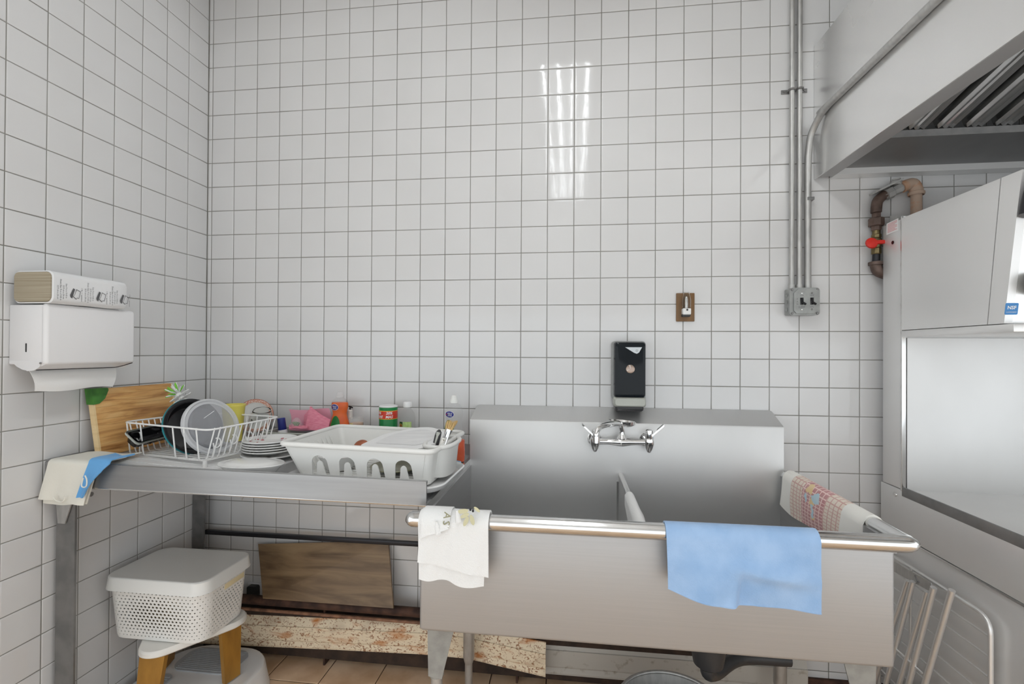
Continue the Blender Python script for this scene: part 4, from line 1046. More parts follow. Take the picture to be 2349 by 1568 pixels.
for k in (-.07, -.02, .045):
    part('moulded_rib', MB().prism([(k, -.0262, -.004), (k + .003, -.0262, -.004), (k + .003, -.0202, -.034), (k, -.0202, -.034)], (0, -.0012, 0)).move(T0), DGREY, tb, 0)
# white cup behind the black bowl
c_ = atz(407, 985, 1.03)
solo('white_cup', MB().lathe([(.022, -.045), (.034, .05), (.036, .05), (.036, .052), (.0335, .052), (.021, -.042), (0, -.042), (0, -.045)], 28, Matrix.Translation((c_.x, c_.y, RZ0 + .051))), WPLAST, 'white tapered cup behind the black takeout bowl', 'cup')
# dish brush
br = thing('dish_brush', 'white and green bristled dish brush leaning out of the rack', 'dish brush', atz(440, 980, .99))
hb = aty(407, 902, -.33); hd_ = Vector((.55, .30, -.78)).normalized()
part('handle', MB().tube([hb, hb + hd_ * .06, hb + hd_ * .21], [.012, .008, .007], 12), WPLAST, br)
tip_w = MB(); tip_g = MB(); e1_ = hd_.orthogonal().normalized(); e2_ = hd_.cross(e1_)
for ringi, (d0, ln, spread, nb) in enumerate(((.0, .032, 1.2, 14), (.014, .030, 1.5, 16), (.028, .028, 1.7, 16), (-.006, .034, .45, 9))):
    for k in range(nb):
        a = 2 * PI * k / nb + ringi * .3; rd = e1_ * math.cos(a) + e2_ * math.sin(a)
        d_ = (rd * math.sin(min(spread, 1.45)) - hd_ * math.cos(min(spread, 1.45))).normalized()
        p0 = hb + hd_ * d0 + rd * .008
        tgt = tip_g if (ringi == 3 and k % 2 == 0) or (ringi == 0 and k % 4 == 0) else tip_w
        tgt.tube([p0, p0 + d_ * ln * .6, p0 + d_ * ln], [.0026, .003, .0018], 5)
o = part('bristle_tufts', tip_w, WPLAST2, br); o['kind'] = 'stuff'
o = part('green_tufts', tip_g, GREENB, br); o['kind'] = 'stuff'
# yellow cup, patterned plate, glass
c_ = atz(536, 928, 1.125); bz = RZ0 + .006
yc = thing('yellow_cup', 'yellow plastic tumbler standing in the dish rack', 'cup', (c_.x, c_.y, bz))
part('cup_body', MB().lathe([(0, bz), (.030, bz), (.041, 1.118), (.044, 1.122), (.044, 1.127), (.0385, 1.127), (.036, 1.11), (.027, bz + .004), (0, bz + .004)], 36, Matrix.Translation((c_.x, c_.y, 0))), YEL, yc)
cP = atz(586, 953, 1.062)
plt = thing('patterned_plate', 'small china plate with orange patterned rim standing in the rack', 'plate', cP)
PF = disc_frame(cP, (.48, -.86, .16))
part('plate_body', MB().lathe([(0, .0), (.045, .0), (.052, .004), (.070, .010), (.071, .008), (.052, .0), (.046, -.004), (0, -.004)], 48, PF), CERAM, plt)
ORB = bpy.data.materials.new('orange_pattern'); ORB.use_nodes = True
nt = ORB.node_tree; b_ = nt.nodes['Principled BSDF']; b_.inputs['Roughness'].default_value = .15
vo = nt.nodes.new('ShaderNodeTexVoronoi'); vo.inputs['Scale'].default_value = 330; rp = nt.nodes.new('ShaderNodeValToRGB')
rp.color_ramp.elements[0].color = (*s2l(196, 98, 60), 1); rp.color_ramp.elements[1].color = (*s2l(236, 216, 204), 1); rp.color_ramp.elements[0].position = .35; rp.color_ramp.elements[1].position = .6
tc = nt.nodes.new('ShaderNodeNewGeometry'); nt.links.new(tc.outputs['Position'], vo.inputs['Vector']); nt.links.new(vo.outputs['Distance'], rp.inputs[0]); nt.links.new(rp.outputs[0], b_.inputs['Base Color'])
part('rim_pattern', MB().lathe([(.0565, .0062), (.0565, .0068), (.0695, .0106), (.0695, .0100)], 48, PF), ORB, plt)
part('rim_line', MB().lathe([(.0695, .0098), (.0695, .0108), (.0713, .0108), (.0713, .009)], 48, PF), mat('rust_line', s2l(168, 84, 56), .2), plt)
cG = atz(597, 965, 1.045)
GF = frame(cG, (.86, -.25, -.2), (.3, .85, .1), (.35, -.3, .9))
gl = thing('glass_mug', 'clear glass jar upside down in front of the patterned plate', 'glass', cG)
part('glass_body', MB().lathe([(.034, .055), (.036, .052), (.036, .045), (.043, .030), (.045, -.02), (.044, -.055), (.040, -.060), (0, -.060), (0, -.052), (.038, -.052), (.0415, -.02), (.0395, .028), (.0325, .046), (.0325, .053)], 40, GF), GLASS, gl)
part('glass_handle', MB().tube(smoothpath([(0, -.043, .02), (0, -.062, .018), (0, -.068, -.01), (0, -.06, -.035), (0, -.043, -.038)], 6), .0055, 10).move(GF), GLASS, gl)

# stack of plates
cS = atz(619, 1040, .962); cS.z = zm(cS.x) - .001
FLWR = bpy.data.materials.new('floral_print'); FLWR.use_nodes = True
nt = FLWR.node_tree; b_ = nt.nodes['Principled BSDF']; b_.inputs['Roughness'].default_value = .12
vo = nt.nodes.new('ShaderNodeTexVoronoi'); vo.inputs['Scale'].default_value = 42; vo2 = nt.nodes.new('ShaderNodeTexNoise'); vo2.inputs['Scale'].default_value = 260
g_ = nt.nodes.new('ShaderNodeNewGeometry'); nt.links.new(g_.outputs['Position'], vo.inputs['Vector']); nt.links.new(g_.outputs['Position'], vo2.inputs['Vector'])
ad = nt.nodes.new('ShaderNodeMath'); ad.operation = 'MULTIPLY_ADD'; ad.inputs[1].default_value = .5; nt.links.new(vo2.outputs[0], ad.inputs[0]); nt.links.new(vo.outputs['Distance'], ad.inputs[2])
rp = nt.nodes.new('ShaderNodeValToRGB'); rp.color_ramp.elements[0].color = (*s2l(178, 62, 74), 1); rp.color_ramp.elements[0].position = .52; rp.color_ramp.elements[1].color = (.82, .82, .8, 1); rp.color_ramp.elements[1].position = .57
nt.links.new(ad.outputs[0], rp.inputs[0]); nt.links.new(rp.outputs[0], b_.inputs['Base Color'])
def plate_prof(r, z): return [(0, z), (r * .55, z), (r * .62, z + .002), (r, z + .014), (r + .001, z + .0165), (r, z + .018), (r * .64, z + .0065), (r * .58, z + .005), (0, z + .005)]
for i in range(6):
    lab = ('china plate with red floral print on top of the plate stack', 'white china plate second from top of the plate stack', 'white china plate third from top of the plate stack', 'white china plate fourth from top of the plate stack', 'white china plate second from bottom of the plate stack', 'wide white china plate at the bottom of the plate stack')[5 - i]
    z = cS.z + .001 + i * .0088 + (0 if i == 0 else .006)
    r = .092 if i else .104
    p = thing('dinner_plate', lab, 'plate', (cS.x + .012 * (i == 0) + .001 * (i % 2), cS.y, z), 'plates stacked beside the white drainer')
    part('plate_body', MB().lathe(plate_prof(r, z), 48, Matrix.Translation((p.location.x, p.location.y, 0))), CERAM, p)
    if i == 5:
        part('flower_print', MB().lathe([(.040, z + .0052), (.050, z + .0056), (.056, z + .0068), (.078, z + .0125), (.078, z + .0119), (.056, z + .0062), (.040, z + .0046)], 48, Matrix.Translation((p.location.x, p.location.y, 0))), FLWR, p)
# white bowl in front
cW = atz(577, 1056, .985)
wb = thing('serving_bowl', 'white oval serving bowl with inner ring at the front of the drainboard', 'bowl', (cW.x, cW.y, zm(cW.x)))
zb_ = zm(cW.x) - .001
part('bowl_body', MB().lathe([(0, zb_), (.078, zb_), (.098, zb_ + .022), (.108, zb_ + .028), (.110, zb_ + .0315), (.107, zb_ + .034), (.088, zb_ + .033), (.080, zb_ + .0365), (.060, zb_ + .0385), (0, zb_ + .0385)], 56, Matrix.Translation((cW.x, cW.y, 0)), 1.0, .62), CERAM, wb)

# grey basket with cloth, bottle, film
gk = thing('slotted_basket', 'light grey slotted plastic basket behind the plate stack', 'basket', (.57, -.14, zs(.57)))
gx0, gx1, gy0, gy1 = .42, .72, -.20, -.05
gz0, gz1 = zs(.55) + .006, zs(.55) + .063
outs = [[(gx0, gz0), (gx1, gz0), (gx1, gz1), (gx0, gz1)]]
for i in range(22):
    a = gx0 + .016 + i * .0125
    outs.append([(a, gz0 + .012), (a + .0075, gz0 + .012), (a + .0075, gz1 - .018), (a, gz1 - .018)])
v, f = fill(outs, .003)
part('front_wall', MB().add(v, f, frame((0, gy0, 0), (1, 0, 0), (0, 0, 1), (0, -1, 0))), LGREY, gk, 0)
part('side_wall', MB().box(gx0, gx0 + .003, gy0, gy1, gz0, gz1), LGREY, gk, 0)
part('side_wall', MB().box(gx1 - .003, gx1, gy0, gy1, gz0, gz1), LGREY, gk, 0)
part('rear_wall', MB().box(gx0, gx1, gy1 - .003, gy1, gz0, gz1), LGREY, gk, 0)
part('floor_panel', MB().box(gx0, gx1, gy0, gy1, zs(.55) - .004, gz0 + .003), LGREY, gk, 0)
part('rim', MB().tube(fillet([(gx0, gy0 - .002, gz1), (gx1, gy0 - .002, gz1), (gx1, gy1, gz1), (gx0, gy1, gz1)], .012, 4, True), .004, 8, True), LGREY, gk)
def crumple(cx_, cy_, cz, sx_, sy_, sz_, seed, n=14):
    rnd = random.Random(seed); ph = [rnd.uniform(0, 6) for _ in range(6)]; G = []
    for i in range(n):
        row = []
        for j in range(n):
            u = i / (n - 1) * 2 - 1; w = j / (n - 1) * 2 - 1
            row.append((cx_ + u * sx_, cy_ + w * sy_, cz + sz_ * (math.sin(u * 4 + ph[0]) * .4 + math.sin(w * 5 + ph[1] + u * 2) * .35 + math.sin(u * 9 + w * 3 + ph[2]) * .25) + sz_ * (1 - u * u) * (1 - w * w)))
        G.append(row)
    return MB().sheet(G, .003)
solo('folded_rag', crumple(.52, -.125, gz0 + .012, .075, .05, .012, 3), mat('blue_cloth', s2l(40, 90, 140), .9), 'blue rag showing through the slots of the grey basket', 'cloth')
solo('folded_rag', crumple(.64, -.125, gz0 + .012, .055, .05, .012, 4), mat('red_cloth', s2l(170, 50, 66), .9), 'red rag showing through the slots of the grey basket', 'cloth')
bt = thing('blue_cap_bottle', 'small bottle with dark blue cap beside the pink cloth', 'bottle', (.437, -.12, gz0))
b0_ = aty(648, 985, -.12); b1_ = aty(645, 958, -.12)
dn = (b0_ - b1_).normalized()
part('cap', MB().tube([b1_, b1_ + dn * .002, b0_ - dn * .001, b0_], [.013, .0152, .0165, .016], 24), BLUEP, bt)
part('body', MB().tube([b0_ + dn * .0005, b0_ + dn * .006, b0_ + dn * .035], [.017, .0185, .0185], 24), WPLAST2, bt)
# pink film and pink cloth
G = [[aty(663 + 92 * u + 6 * math.sin(w * 3), 938 + 2 * math.sin(u * 5) + (48 * w), -.045 - .012 * w + .004 * math.sin(u * 7 + w * 4)) for w in [j / 8 for j in range(9)]] for u in [i / 14 for i in range(15)]]
for row in G: row[0] = row[0]
solo('pink_film', MB().sheet(G, .0012), PINKF, 'translucent pink plastic film propped against the tiled wall', 'plastic film')
pc = thing('pink_cloth', 'pink ribbed cleaning cloth folded upright beside the orange soap', 'cloth', (.63, -.09, gz1))
A4 = [(718, 931), (757, 960), (748, 985), (697, 984), (697, 950)]
G = []
tl, tr_, bl, brr = aty(712, 931, -.085), aty(758, 962, -.085), aty(699, 985, -.105), aty(752, 986, -.105)
for i in range(15):
    row = []
    for j in range(15):
        u, w = i / 14, j / 14
        p = tl.lerp(tr_, u).lerp(bl.lerp(brr, u), w); p.y += .010 * math.sin(u * PI) * -1
        row.append(p)
    G.append(row)
part('cloth_front', MB().sheet(G, .003), PINK, pc)
tl, bl = aty(716, 932, -.08), aty(699, 985, -.09); t2, b2_ = aty(698, 952, -.075), aty(697, 984, -.075)
G = [[tl.lerp(t2, u).lerp(bl.lerp(b2_, u), w) for w in (0, .25, .5, .75, 1)] for u in (0, .5, 1)]
part('cloth_fold', MB().sheet(G, .003), PINK, pc)
lo = MB()
for k in range(4):
    a = aty(664, 983 - k * 2.2, -.13 + k * .012); b = aty(706, 981 - k * 1.2, -.13 + k * .012)
    lo.tube(smoothpath([a, a.lerp(b, .3) + Vector((0, 0, .004)), a.lerp(b, .7) + Vector((0, 0, -.001)), b], 4), .0042, 8)
o = part('cloth_edge', lo, PINK, pc); o['kind'] = 'stuff'
c_ = aty(680, 974, -.11)
lf = MB()
for k in range(7):
    a = -1.1 + k * .36; lf.tube([c_ + Vector((0, 0, -.012)), c_ + Vector((.012 * math.sin(a), 0, .006)), c_ + Vector((.022 * math.sin(a), -.004, .004 + .012 * math.cos(a)))], [.003, .004, .001], 6)
lb = thing('herb_bag', 'small clear bag of green leaves in front of the pink film', 'bag', c_ + Vector((0, 0, -.016)))
o = part('leaves', lf, mat('dry_leaf', s2l(120, 140, 104), .7), lb); o['kind'] = 'stuff'
part('clear_bag', MB().lathe([(0, -.018), (.020, -.014), (.024, .0), (.015, .022), (.006, .030), (0, .031)], 20, Matrix.Translation(c_)), CLEARP, lb)

# bottles and can along the wall
def oval_label(c_, ry, rz, nrm_, m, mb_off=.0):
    v, f = fill([[(ry * math.cos(a * PI / 14), rz * math.sin(a * PI / 14)) for a in range(28)]], .0006); return v, f
def soap_bottle(name, label, px, ytop, yv_, liquid, level, labpx, twist):
    top = aty(px, ytop, yv_); zb0_ = zs(top.x); h = top.z - zb0_
    t = thing(name, label, 'soap bottle', (top.x, yv_, zb0_))
    M_ = Matrix.Translation((top.x, yv_, 0)) @ Matrix.Rotation(twist, 4, 'Z')
    prof = [(.042, 0), (.046, .004), (.0475, .10), (.0465, .30), (.0425, .42), (.034, .54), (.0315, .60), (.034, .66), (.0375, .72), (.0378, .76), (.035, .81), (.026, .86), (.016, .885), (.014, .90)]
    P_o = [(r, zb0_ + zz * h) for r, zz in prof]
    part('shell', MB().lathe([(0, zb0_)] + P_o, 40, M_, 1.0, .62), BOTTLEP, t)
    lp = [(r - .0016, zb0_ + max(.002, zz * h)) for r, zz in prof if zz < level]
    # interpolate level
    for (r0_, z0_), (r1_, z1_) in zip(prof, prof[1:]):
        if z0_ < level <= z1_: rl = r0_ + (r1_ - r0_) * (level - z0_) / (z1_ - z0_)
    lp.append((rl - .0016, zb0_ + level * h)); lp.append((0, zb0_ + level * h))
    part('soap', MB().lathe([(0, zb0_ + .002)] + lp, 40, M_, 1.0, .62), liquid, t)
    part('cap', MB().lathe([(.0165, zb0_ + .885 * h), (.0165, zb0_ + .925 * h), (.0135, zb0_ + .94 * h), (.0115, zb0_ + .985 * h), (.006, zb0_ + h), (0, zb0_ + h)], 24, M_), CLEARP if px < 900 else WPLAST, t)
    # front badge (blue oval) and green label: decals bent to the shell
    def shell_y(x, z):
        zz = (z - zb0_) / h
        for (r0_, z0_), (r1_, z1_) in zip(prof, prof[1:]):
            if z0_ <= zz <= z1_: r = r0_ + (r1_ - r0_) * (zz - z0_) / max(1e-6, z1_ - z0_); break
        else: r = .03
        return -.62 * math.sqrt(max(0, r * r - min(abs(x), r * .98) ** 2))
    Mi = M_
    def wrap(v, cx_, cz, off): return [Mi @ Vector((p[0] + cx_, shell_y(p[0] + cx_, p[1] + cz) - off, p[1] + cz)) for p in v]
    def disc_pts(rx, rz, n=24, k=5):
        vs = [(0, 0)]; fs = []
        for q in range(1, k + 1):
            for a in range(n): vs.append((rx * q / k * math.cos(2 * PI * a / n), rz * q / k * math.sin(2 * PI * a / n)))
        for a in range(n): fs.append((0, 1 + a, 1 + (a + 1) % n))
        for q in range(1, k):
            for a in range(n):
                i0 = 1 + (q - 1) * n; fs.append((i0 + a, i0 + n + a, i0 + n + (a + 1) % n, i0 + (a + 1) % n))
        return vs, fs
    bx, bz_ = labpx
    cz = zb0_ + bz_ * h
    v, f = disc_pts(.0185, .0135)
    part('badge_border', MB().add(wrap(v, bx, cz, .0007), f), WINK, t)
    v, f = disc_pts(.0172, .0122)
    part('badge', MB().add(wrap(v, bx, cz, .0012), f), LBLB, t)
    for s_, sz_, dz in (('KILLS', .0085, .0035), ('99.9% OF', .0042, -.0025), ('BACTERIA', .0042, -.0065)):
        v, f = text(s_, sz_, offset=.0001)
        part('lettering', MB().add(wrap([(p[0] + .0015, p[1] + dz) for p in v], bx, cz, .0017), f), WINK, t, 0)
    v, f = disc_pts(.0016, .0035, 10, 2)
    part('badge_flame', MB().add(wrap(v, bx - .0125, cz, .0017), f), ORANGE, t, 0)
    v, f = disc_pts(.024, .062, 28, 8)
    cz2 = zb0_ + (.30 if px < 900 else .40) * h
    part('green_label', MB().add(wrap([(p[0], p[1]) for p in v], bx * (.6 if px < 900 else 1.3), cz2, .0008), f), LBLG, t)
    return t, wrap, zb0_, h
t1, wr1, zb1_, h1 = soap_bottle('dish_soap_bottle', 'orange dish soap bottle with blue badge beside the pink cloth', 780, 897, -.075, ORANGE, .80, (-.013, .72), 0.0)
t2, wr2, zb2_, h2 = soap_bottle('dish_soap_bottle', 'nearly empty dish soap bottle with orange remains beside the sink', 1041, 906, -.14, ORANGE2, .33, (-.011, .72), 0.0)
v, f = text('ve', .022, shear=.2)
part('lettering', MB().add(wr2([(p[0], p[1]) for p in v], .006, zb2_ + .455 * h2, .0014), f), WINK, t2, 0)

# small jar with amber liquid, little pump behind
q = aty(818, 957, -.08)
jr = thing('amber_jar', 'small clear plastic cup of amber liquid beside the orange soap', 'jar', (q.x, -.08, zs(q.x)))
z_ = zs(q.x)
part('cup_wall', MB().lathe([(0, z_), (.026, z_), (.031, q.z), (.0295, q.z), (.0245, z_ + .003), (0, z_ + .003)], 28, Matrix.Translation((q.x, -.08, 0))), CLEARP, jr)
part('liquid', MB().lathe([(0, z_ + .0035), (.024, z_ + .0035), (.0272, q.z - .022), (0, q.z - .022)], 28, Matrix.Translation((q.x, -.08, 0))), AMBER, jr)
part('yellow_label', MB().add(*(lambda m: (m.v, m.f))(MB().loft([[(.0283 * math.cos(a), .0283 * math.sin(a), z) for a in [math.radians(225 + 8 * k) for k in range(6)]] for z in (z_ + .02, q.z - .02)], caps=False, closed=False)), Matrix.Translation((q.x, -.08, 0))), CANY, jr)
q = aty(803, 940, -.03)
pm = thing('pump_bottle', 'tiny pump bottle with black nozzle behind the orange soap', 'bottle', (q.x, -.03, zs(q.x)))
part('body', MB().lathe([(0, zs(q.x)), (.011, zs(q.x)), (.011, q.z - .003), (.006, q.z + .002), (0, q.z + .002)], 20, Matrix.Translation((q.x, -.03, 0))), CREAM, pm)
part('nozzle', MB().cyl((q.x, -.03, q.z), (q.x, -.03, q.z + .014), .0035, n=10).tube([(q.x - .006, -.03, q.z + .016), (q.x + .003, -.032, q.z + .015), (q.x + .014, -.036, q.z + .011)], .003, 8), BLKP, pm)

# green cleanser can
q0 = aty(891, 929, -.085); zc_ = zs(q0.x); rc = .0375
can = thing('cleanser_can', 'green and red cleanser can with white top behind the drainer', 'can', (q0.x, -.085, zc_))
Mc = Matrix.Translation((q0.x, -.085, 0)); hc_ = q0.z - zc_
part('can_body', MB().lathe([(0, zc_), (rc, zc_), (rc, zc_ + hc_ - .004), (rc * .97, zc_ + hc_ - .002), (0, zc_ + hc_ - .002)], 48, Mc), CANG, can)
part('white_top', MB().lathe([(rc + .0006, zc_ + hc_ - .006), (rc + .0006, zc_ + hc_ - .002), (rc * .95, zc_ + hc_), (rc * .93, zc_ + hc_ - .001), (0, zc_ + hc_ - .001)], 48, Mc), WPLAST2, can)
zr_a, zr_b = aty(891, 961, -.12).z, aty(891, 943, -.12).z
part('red_band', MB().lathe([(rc + .0004, zr_a), (rc + .0004, zr_b)], 48, Mc).__class__().lathe([(rc, zr_a), (rc + .0005, zr_a), (rc + .0005, zr_b), (rc, zr_b)], 48, Mc), CANR, can)
for z in (zr_a - .0006, zr_b + .0006):
    part('gold_line', MB().lathe([(rc, z - .0009), (rc + .0006, z - .0009), (rc + .0006, z + .0009), (rc, z + .0009)], 48, Mc), CANY, can)
def on_can(v, ang, z, off=.0009):
    out = []
    for p in v:
        a = ang + p[0] / rc; out.append(Vector((q0.x + (rc + off) * math.sin(a), -.085 - (rc + off) * math.cos(a), z + p[1])))
    return out
zmid = (zr_a + zr_b) / 2; va = math.atan2(CAM.x - q0.x, 1.87) * .9
for s_, ang, dz in (('20%', va - .0 + .12, .0078), ('MAS', va + .12, -.0078), ('20%', va - 1.15, .0078), ('MORE', va - 1.15, -.0078)):
    v, f = text(s_, .0150, shear=.18, offset=.0004)
    part('lettering', MB().add(on_can(v, ang, zmid + dz), f), WINK, can, 0)
for k, (rr_, m_) in enumerate(((.036, CANY), (.034, CANR), (.029, CANY), (.027, CANR))):
    vs = [(0, 0)] + [(rr_ * math.cos(a * PI / 10), rr_ * .8 * math.sin(a * PI / 10)) for a in range(11)]
    vs = []; fs = []
    for i in range(11):
        for j in range(5):
            a = i * PI / 10; vs.append((rr_ * math.cos(a) * j / 4, rr_ * .8 * math.sin(a) * j / 4))
    fs = [(i * 5 + j, i * 5 + j + 1, i * 5 + j + 6, i * 5 + j + 5) for i in range(10) for j in range(4)]
    part('label_arc', MB().add(on_can(vs, va - .75, zc_ + hc_ * .30, .0006 + k * .0003), fs), m_, can, 0)
v, f = fill([rrect(-.006, .006, -.018, .018, .002)], 0)
part('side_panel', MB().add(on_can(v, va + 1.0, zc_ + hc_ * .45, .0006), f), LGREY, can, 0)

# clear bottle with white cap and lime label
q1 = aty(935, 921, -.085); zq_ = zs(q1.x); hq = q1.z - zq_
Mq = Matrix.Translation((q1.x, -.085, 0))
cb_ = thing('clear_bottle', 'clear plastic bottle with white cap beside the green can', 'bottle', (q1.x, -.085, zq_))
part('shell', MB().lathe([(0, zq_), (.030, zq_), (.033, zq_ + .006), (.033, zq_ + hq * .40), (.0315, zq_ + hq * .42), (.033, zq_ + hq * .45), (.033, zq_ + hq * .68), (.028, zq_ + hq * .79), (.0155, zq_ + hq * .865), (.0145, zq_ + hq * .90)], 36, Mq), BOTTLEP, cb_)
part('contents', MB().lathe([(0, zq_ + .002), (.0312, zq_ + .004), (.0312, zq_ + hq * .36), (0, zq_ + hq * .36)], 36, Mq), mat('pale_liquid', s2l(216, 212, 176), .1, trans=.6, ior=1.34), cb_)
part('cap', MB().lathe([(.0175, zq_ + hq * .90), (.0175, zq_ + hq * .985), (.016, zq_ + hq), (0, zq_ + hq)], 28, Mq), WPLAST2, cb_)
def on_cyl(v, cx_, cy_, r, ang, z):
    return [Vector((cx_ + r * math.sin(ang + p[0] / r), cy_ - r * math.cos(ang + p[0] / r), z + p[1])) for p in v]
def patch(w, h_, n=9): return [(-w + 2 * w * i / (n - 1), h_ * s_) for i in range(n) for s_ in (-1, 1)], [(2 * i, 2 * i + 2, 2 * i + 3, 2 * i + 1) for i in range(n - 1)]
lz = zq_ + hq * .50
v, f = patch(.018, .028); part('lime_label', MB().add(on_cyl(v, q1.x, -.085, .0336, va - .05, lz), f), LBLL, cb_)
v, f = patch(.0095, .028); part('green_label', MB().add(on_cyl(v, q1.x, -.085, .0338, va - .90, lz), f), mat('label_dark_green', s2l(40, 74, 40), .5), cb_)
v, f = fill([[(.0085 * math.cos(a * PI / 10), .0085 * math.sin(a * PI / 10)) for a in range(20)]])
part('yellow_dot', MB().add(on_cyl(v, q1.x, -.085, .0342, va - .90, lz + .012), f), CANY, cb_, 0)
v, f = text('99', .012, shear=.1)
part('lettering', MB().add(on_cyl(v, q1.x, -.085, .0346, va - .90, lz + .012), f), CANR, cb_, 0)

# sponge box by the sink
q = atz(1060, 1074, zs(1.22) + .01)
sg = thing('sponge', 'blue scouring sponge on the drainboard edge by the sink', 'sponge', (1.205, -.235, zs(1.2)))
SF = Matrix.Translation((1.205, -.235, zs(1.205))) @ Matrix.Rotation(-.55, 4, 'Z')
part('foam', MB().box(-.045, .04, -.03, .03, .009, .024, .003).move(SF), SPONGE, sg)
part('scour_pad', MB().box(-.045, .04, -.03, .03, .0, .009, .002).move(SF), DGREY, sg)

# ------------------------------------------------------------------ white dish drainer
pFL, pFR, pBL = atz(643, 1017, 1.048), atz(992, 1037, 1.040), atz(743, 976, 1.048)
DA = Vector((pFL.x, pFL.y, 0)); DW = (pFR - pFL).length; Du = Vector((pFR.x - pFL.x, pFR.y - pFL.y, 0)).normalized(); Dv = Vector((-Du.y, Du.x, 0)); DD = (pBL - pFL).dot(Dv)
print('drainer', pFL, pFR, pBL, DW, DD)
tilt = -.016
def dk(u, v, z): p = DA + Du * u + Dv * v; return Vector((p.x, p.y, z + tilt * (u - DW / 2)))
DZ0, DZ1 = zs(1.0) + .014, 1.044
dt = thing('drainer_tray', 'white plastic drip tray under the large dish drainer', 'tray', dk(.27, .16, zs(1.0)))
def tring(ins, z, u0=-.0, u1=DW + .03, r=.08): return [dk(x, y, z) for x, y in rrect(u0 + ins, u1 - ins, -.035 + ins, DD - .02 - ins, r, 8)]
part('tray', MB().loft([tring(.012, DZ0 - .012), tring(.006, DZ0 - .008), tring(0, DZ0 + .006), tring(.004, DZ0 + .009), tring(.012, DZ0 + .004), tring(.018, DZ0 - .006)]), WPLAST2, dt)
dn_ = thing('dish_drainer', 'large white plastic dish drainer with arched slots', 'dish drainer', dk(.25, .16, DZ0))
def dring(t, z, r=.022, th=0):
    il, ir, i_f, ib = .045 * (1 - t) + th, .022 * (1 - t) + th, .030 * (1 - t) + th, .04 * (1 - t) + th
    return [dk(x, y, z) for x, y in rrect(il, DW - ir, i_f, DD - ib, r - th * .5, 6)]
# three plain walls plus floor: outer and inner skins, front wall built apart with arches
front_ids = None
def wall_quads():
    mb = MB(); outer = [dring(t, DZ0 + (DZ1 - DZ0) * t) for t in (0, .33, .66, 1)]; inner = [dring(t, DZ0 + (DZ1 - DZ0) * t, th=.004) for t in (0.03, .33, .66, 1)]
    n = len(outer[0]); skip = n - 1 - 6            # straight front run index
    front = None
    for rings, flip in ((outer, 0), (inner, 1)):
        o = len(mb.v)
        for r in rings: mb.v += r
        for i in range(3):
            for j in range(n):
                if j == 20: continue               # the straight front run between the third and fourth corner
                a = o + i * n + j; b = o + i * n + (j + 1) % n
                mb.f.append((a, b, b + n, a + n))
    o2 = len(outer) * n
    mb.f.append(tuple(range(n - 1, -1, -1))); mb.f.append(tuple(o2 + j for j in range(n)))
    for j in range(n):
        a = 3 * n + j; b = 3 * n + (j + 1) % n; mb.f.append((a, b, o2 + b, o2 + a))
    return mb, outer, inner
mb, outer, inner = wall_quads()
part('tub', mb, WPLAST, dn_, 30)
# front wall panel with four arched slots
p00, p10, p11, p01 = outer[0][20], outer[0][21], outer[3][21], outer[3][20]
# rrect runs: corner 3 ends at index 20 (front-left), corner 4 starts at 21 (front-right)
wf = (p10 - p00).length; hf = ((p01 + p11) / 2 - (p00 + p10) / 2).length
outl = [[(0, 0), (wf, 0), (wf + (p11 - p10).dot((p10 - p00).normalized()), hf), ((p01 - p00).dot((p10 - p00).normalized()), hf)]]
for k in range(4):
    cx_ = .060 + k * .093; b0z = .006; wo, wi = .029, .0125; zt_ = .082; zi = .060
    arch = [(cx_ - wo - .003, b0z)]
    arch += [(cx_ + wo * .92 * math.cos(math.radians(180 - a)), zt_ - .025 + .025 * math.sin(math.radians(a))) for a in range(0, 181, 20)]
    arch += [(cx_ + wo + .003, b0z), (cx_ + wi + .004, b0z)]
    arch += [(cx_ + wi * .8 * math.cos(math.radians(a)), zi - .010 + .012 * math.sin(math.radians(a))) for a in range(0, 181, 30)]
    arch += [(cx_ - wi - .004, b0z)]
    outl.append(arch)
v, f = fill(outl, .004)
ux = (p10 - p00).normalized(); vx = ((p01 + p11) / 2 - (p00 + p10) / 2).normalized()
part('arched_front', MB().add(v, f, frame(p00, ux, vx)), WPLAST, dn_, 30)
rimring = [dk(x, y, DZ1) for x, y in rrect(-.002, DW + .002, -.002, DD + .002, .026, 6)]
part('rolled_rim', MB().tube(rimring, .0085, 10, True), WPLAST, dn_)
for i in range(9):
    v_ = .055 + i * .026
    a, b = dk(.012, v_, DZ1 - .02), dk(.058, v_, DZ0 + .016)
    part('wall_rib', MB().tube([a, b], .0022, 6), WPLAST, dn_)
for i in range(8):
    part('floor_rib', MB().tube([dk(.08, .06 + i * .03, DZ0 + .005), dk(DW - .04, .06 + i * .03, DZ0 + .005)], .003, 6), WPLAST, dn_)
# utensil cup on the right end
def uring(k, z, th=0):
    out = []
    for a in range(28):
        an = 2 * PI * a / 28; x = math.cos(an); y = math.sin(an); e = 2.6
        rr_ = (abs(x) ** e + abs(y) ** e) ** (-1 / e)
        out.append(dk(DW - .016 + (.046 * k - th) * rr_ * x, .150 + (.092 * k - th) * rr_ * y, z))
    return out
uz0 = DZ0 + .012; uz1 = DZ1 + .002
ucup = part('utensil_cup', MB().loft([uring(.78, uz0), uring(.82, uz0 + .004), uring(1, uz1), uring(1, uz1, .004), uring(.8, uz0 + .008, .004)]), WPLAST, dn_)
part('cup_rim', MB().tube(uring(1.03, uz1), .0075, 10, True), WPLAST, ucup)

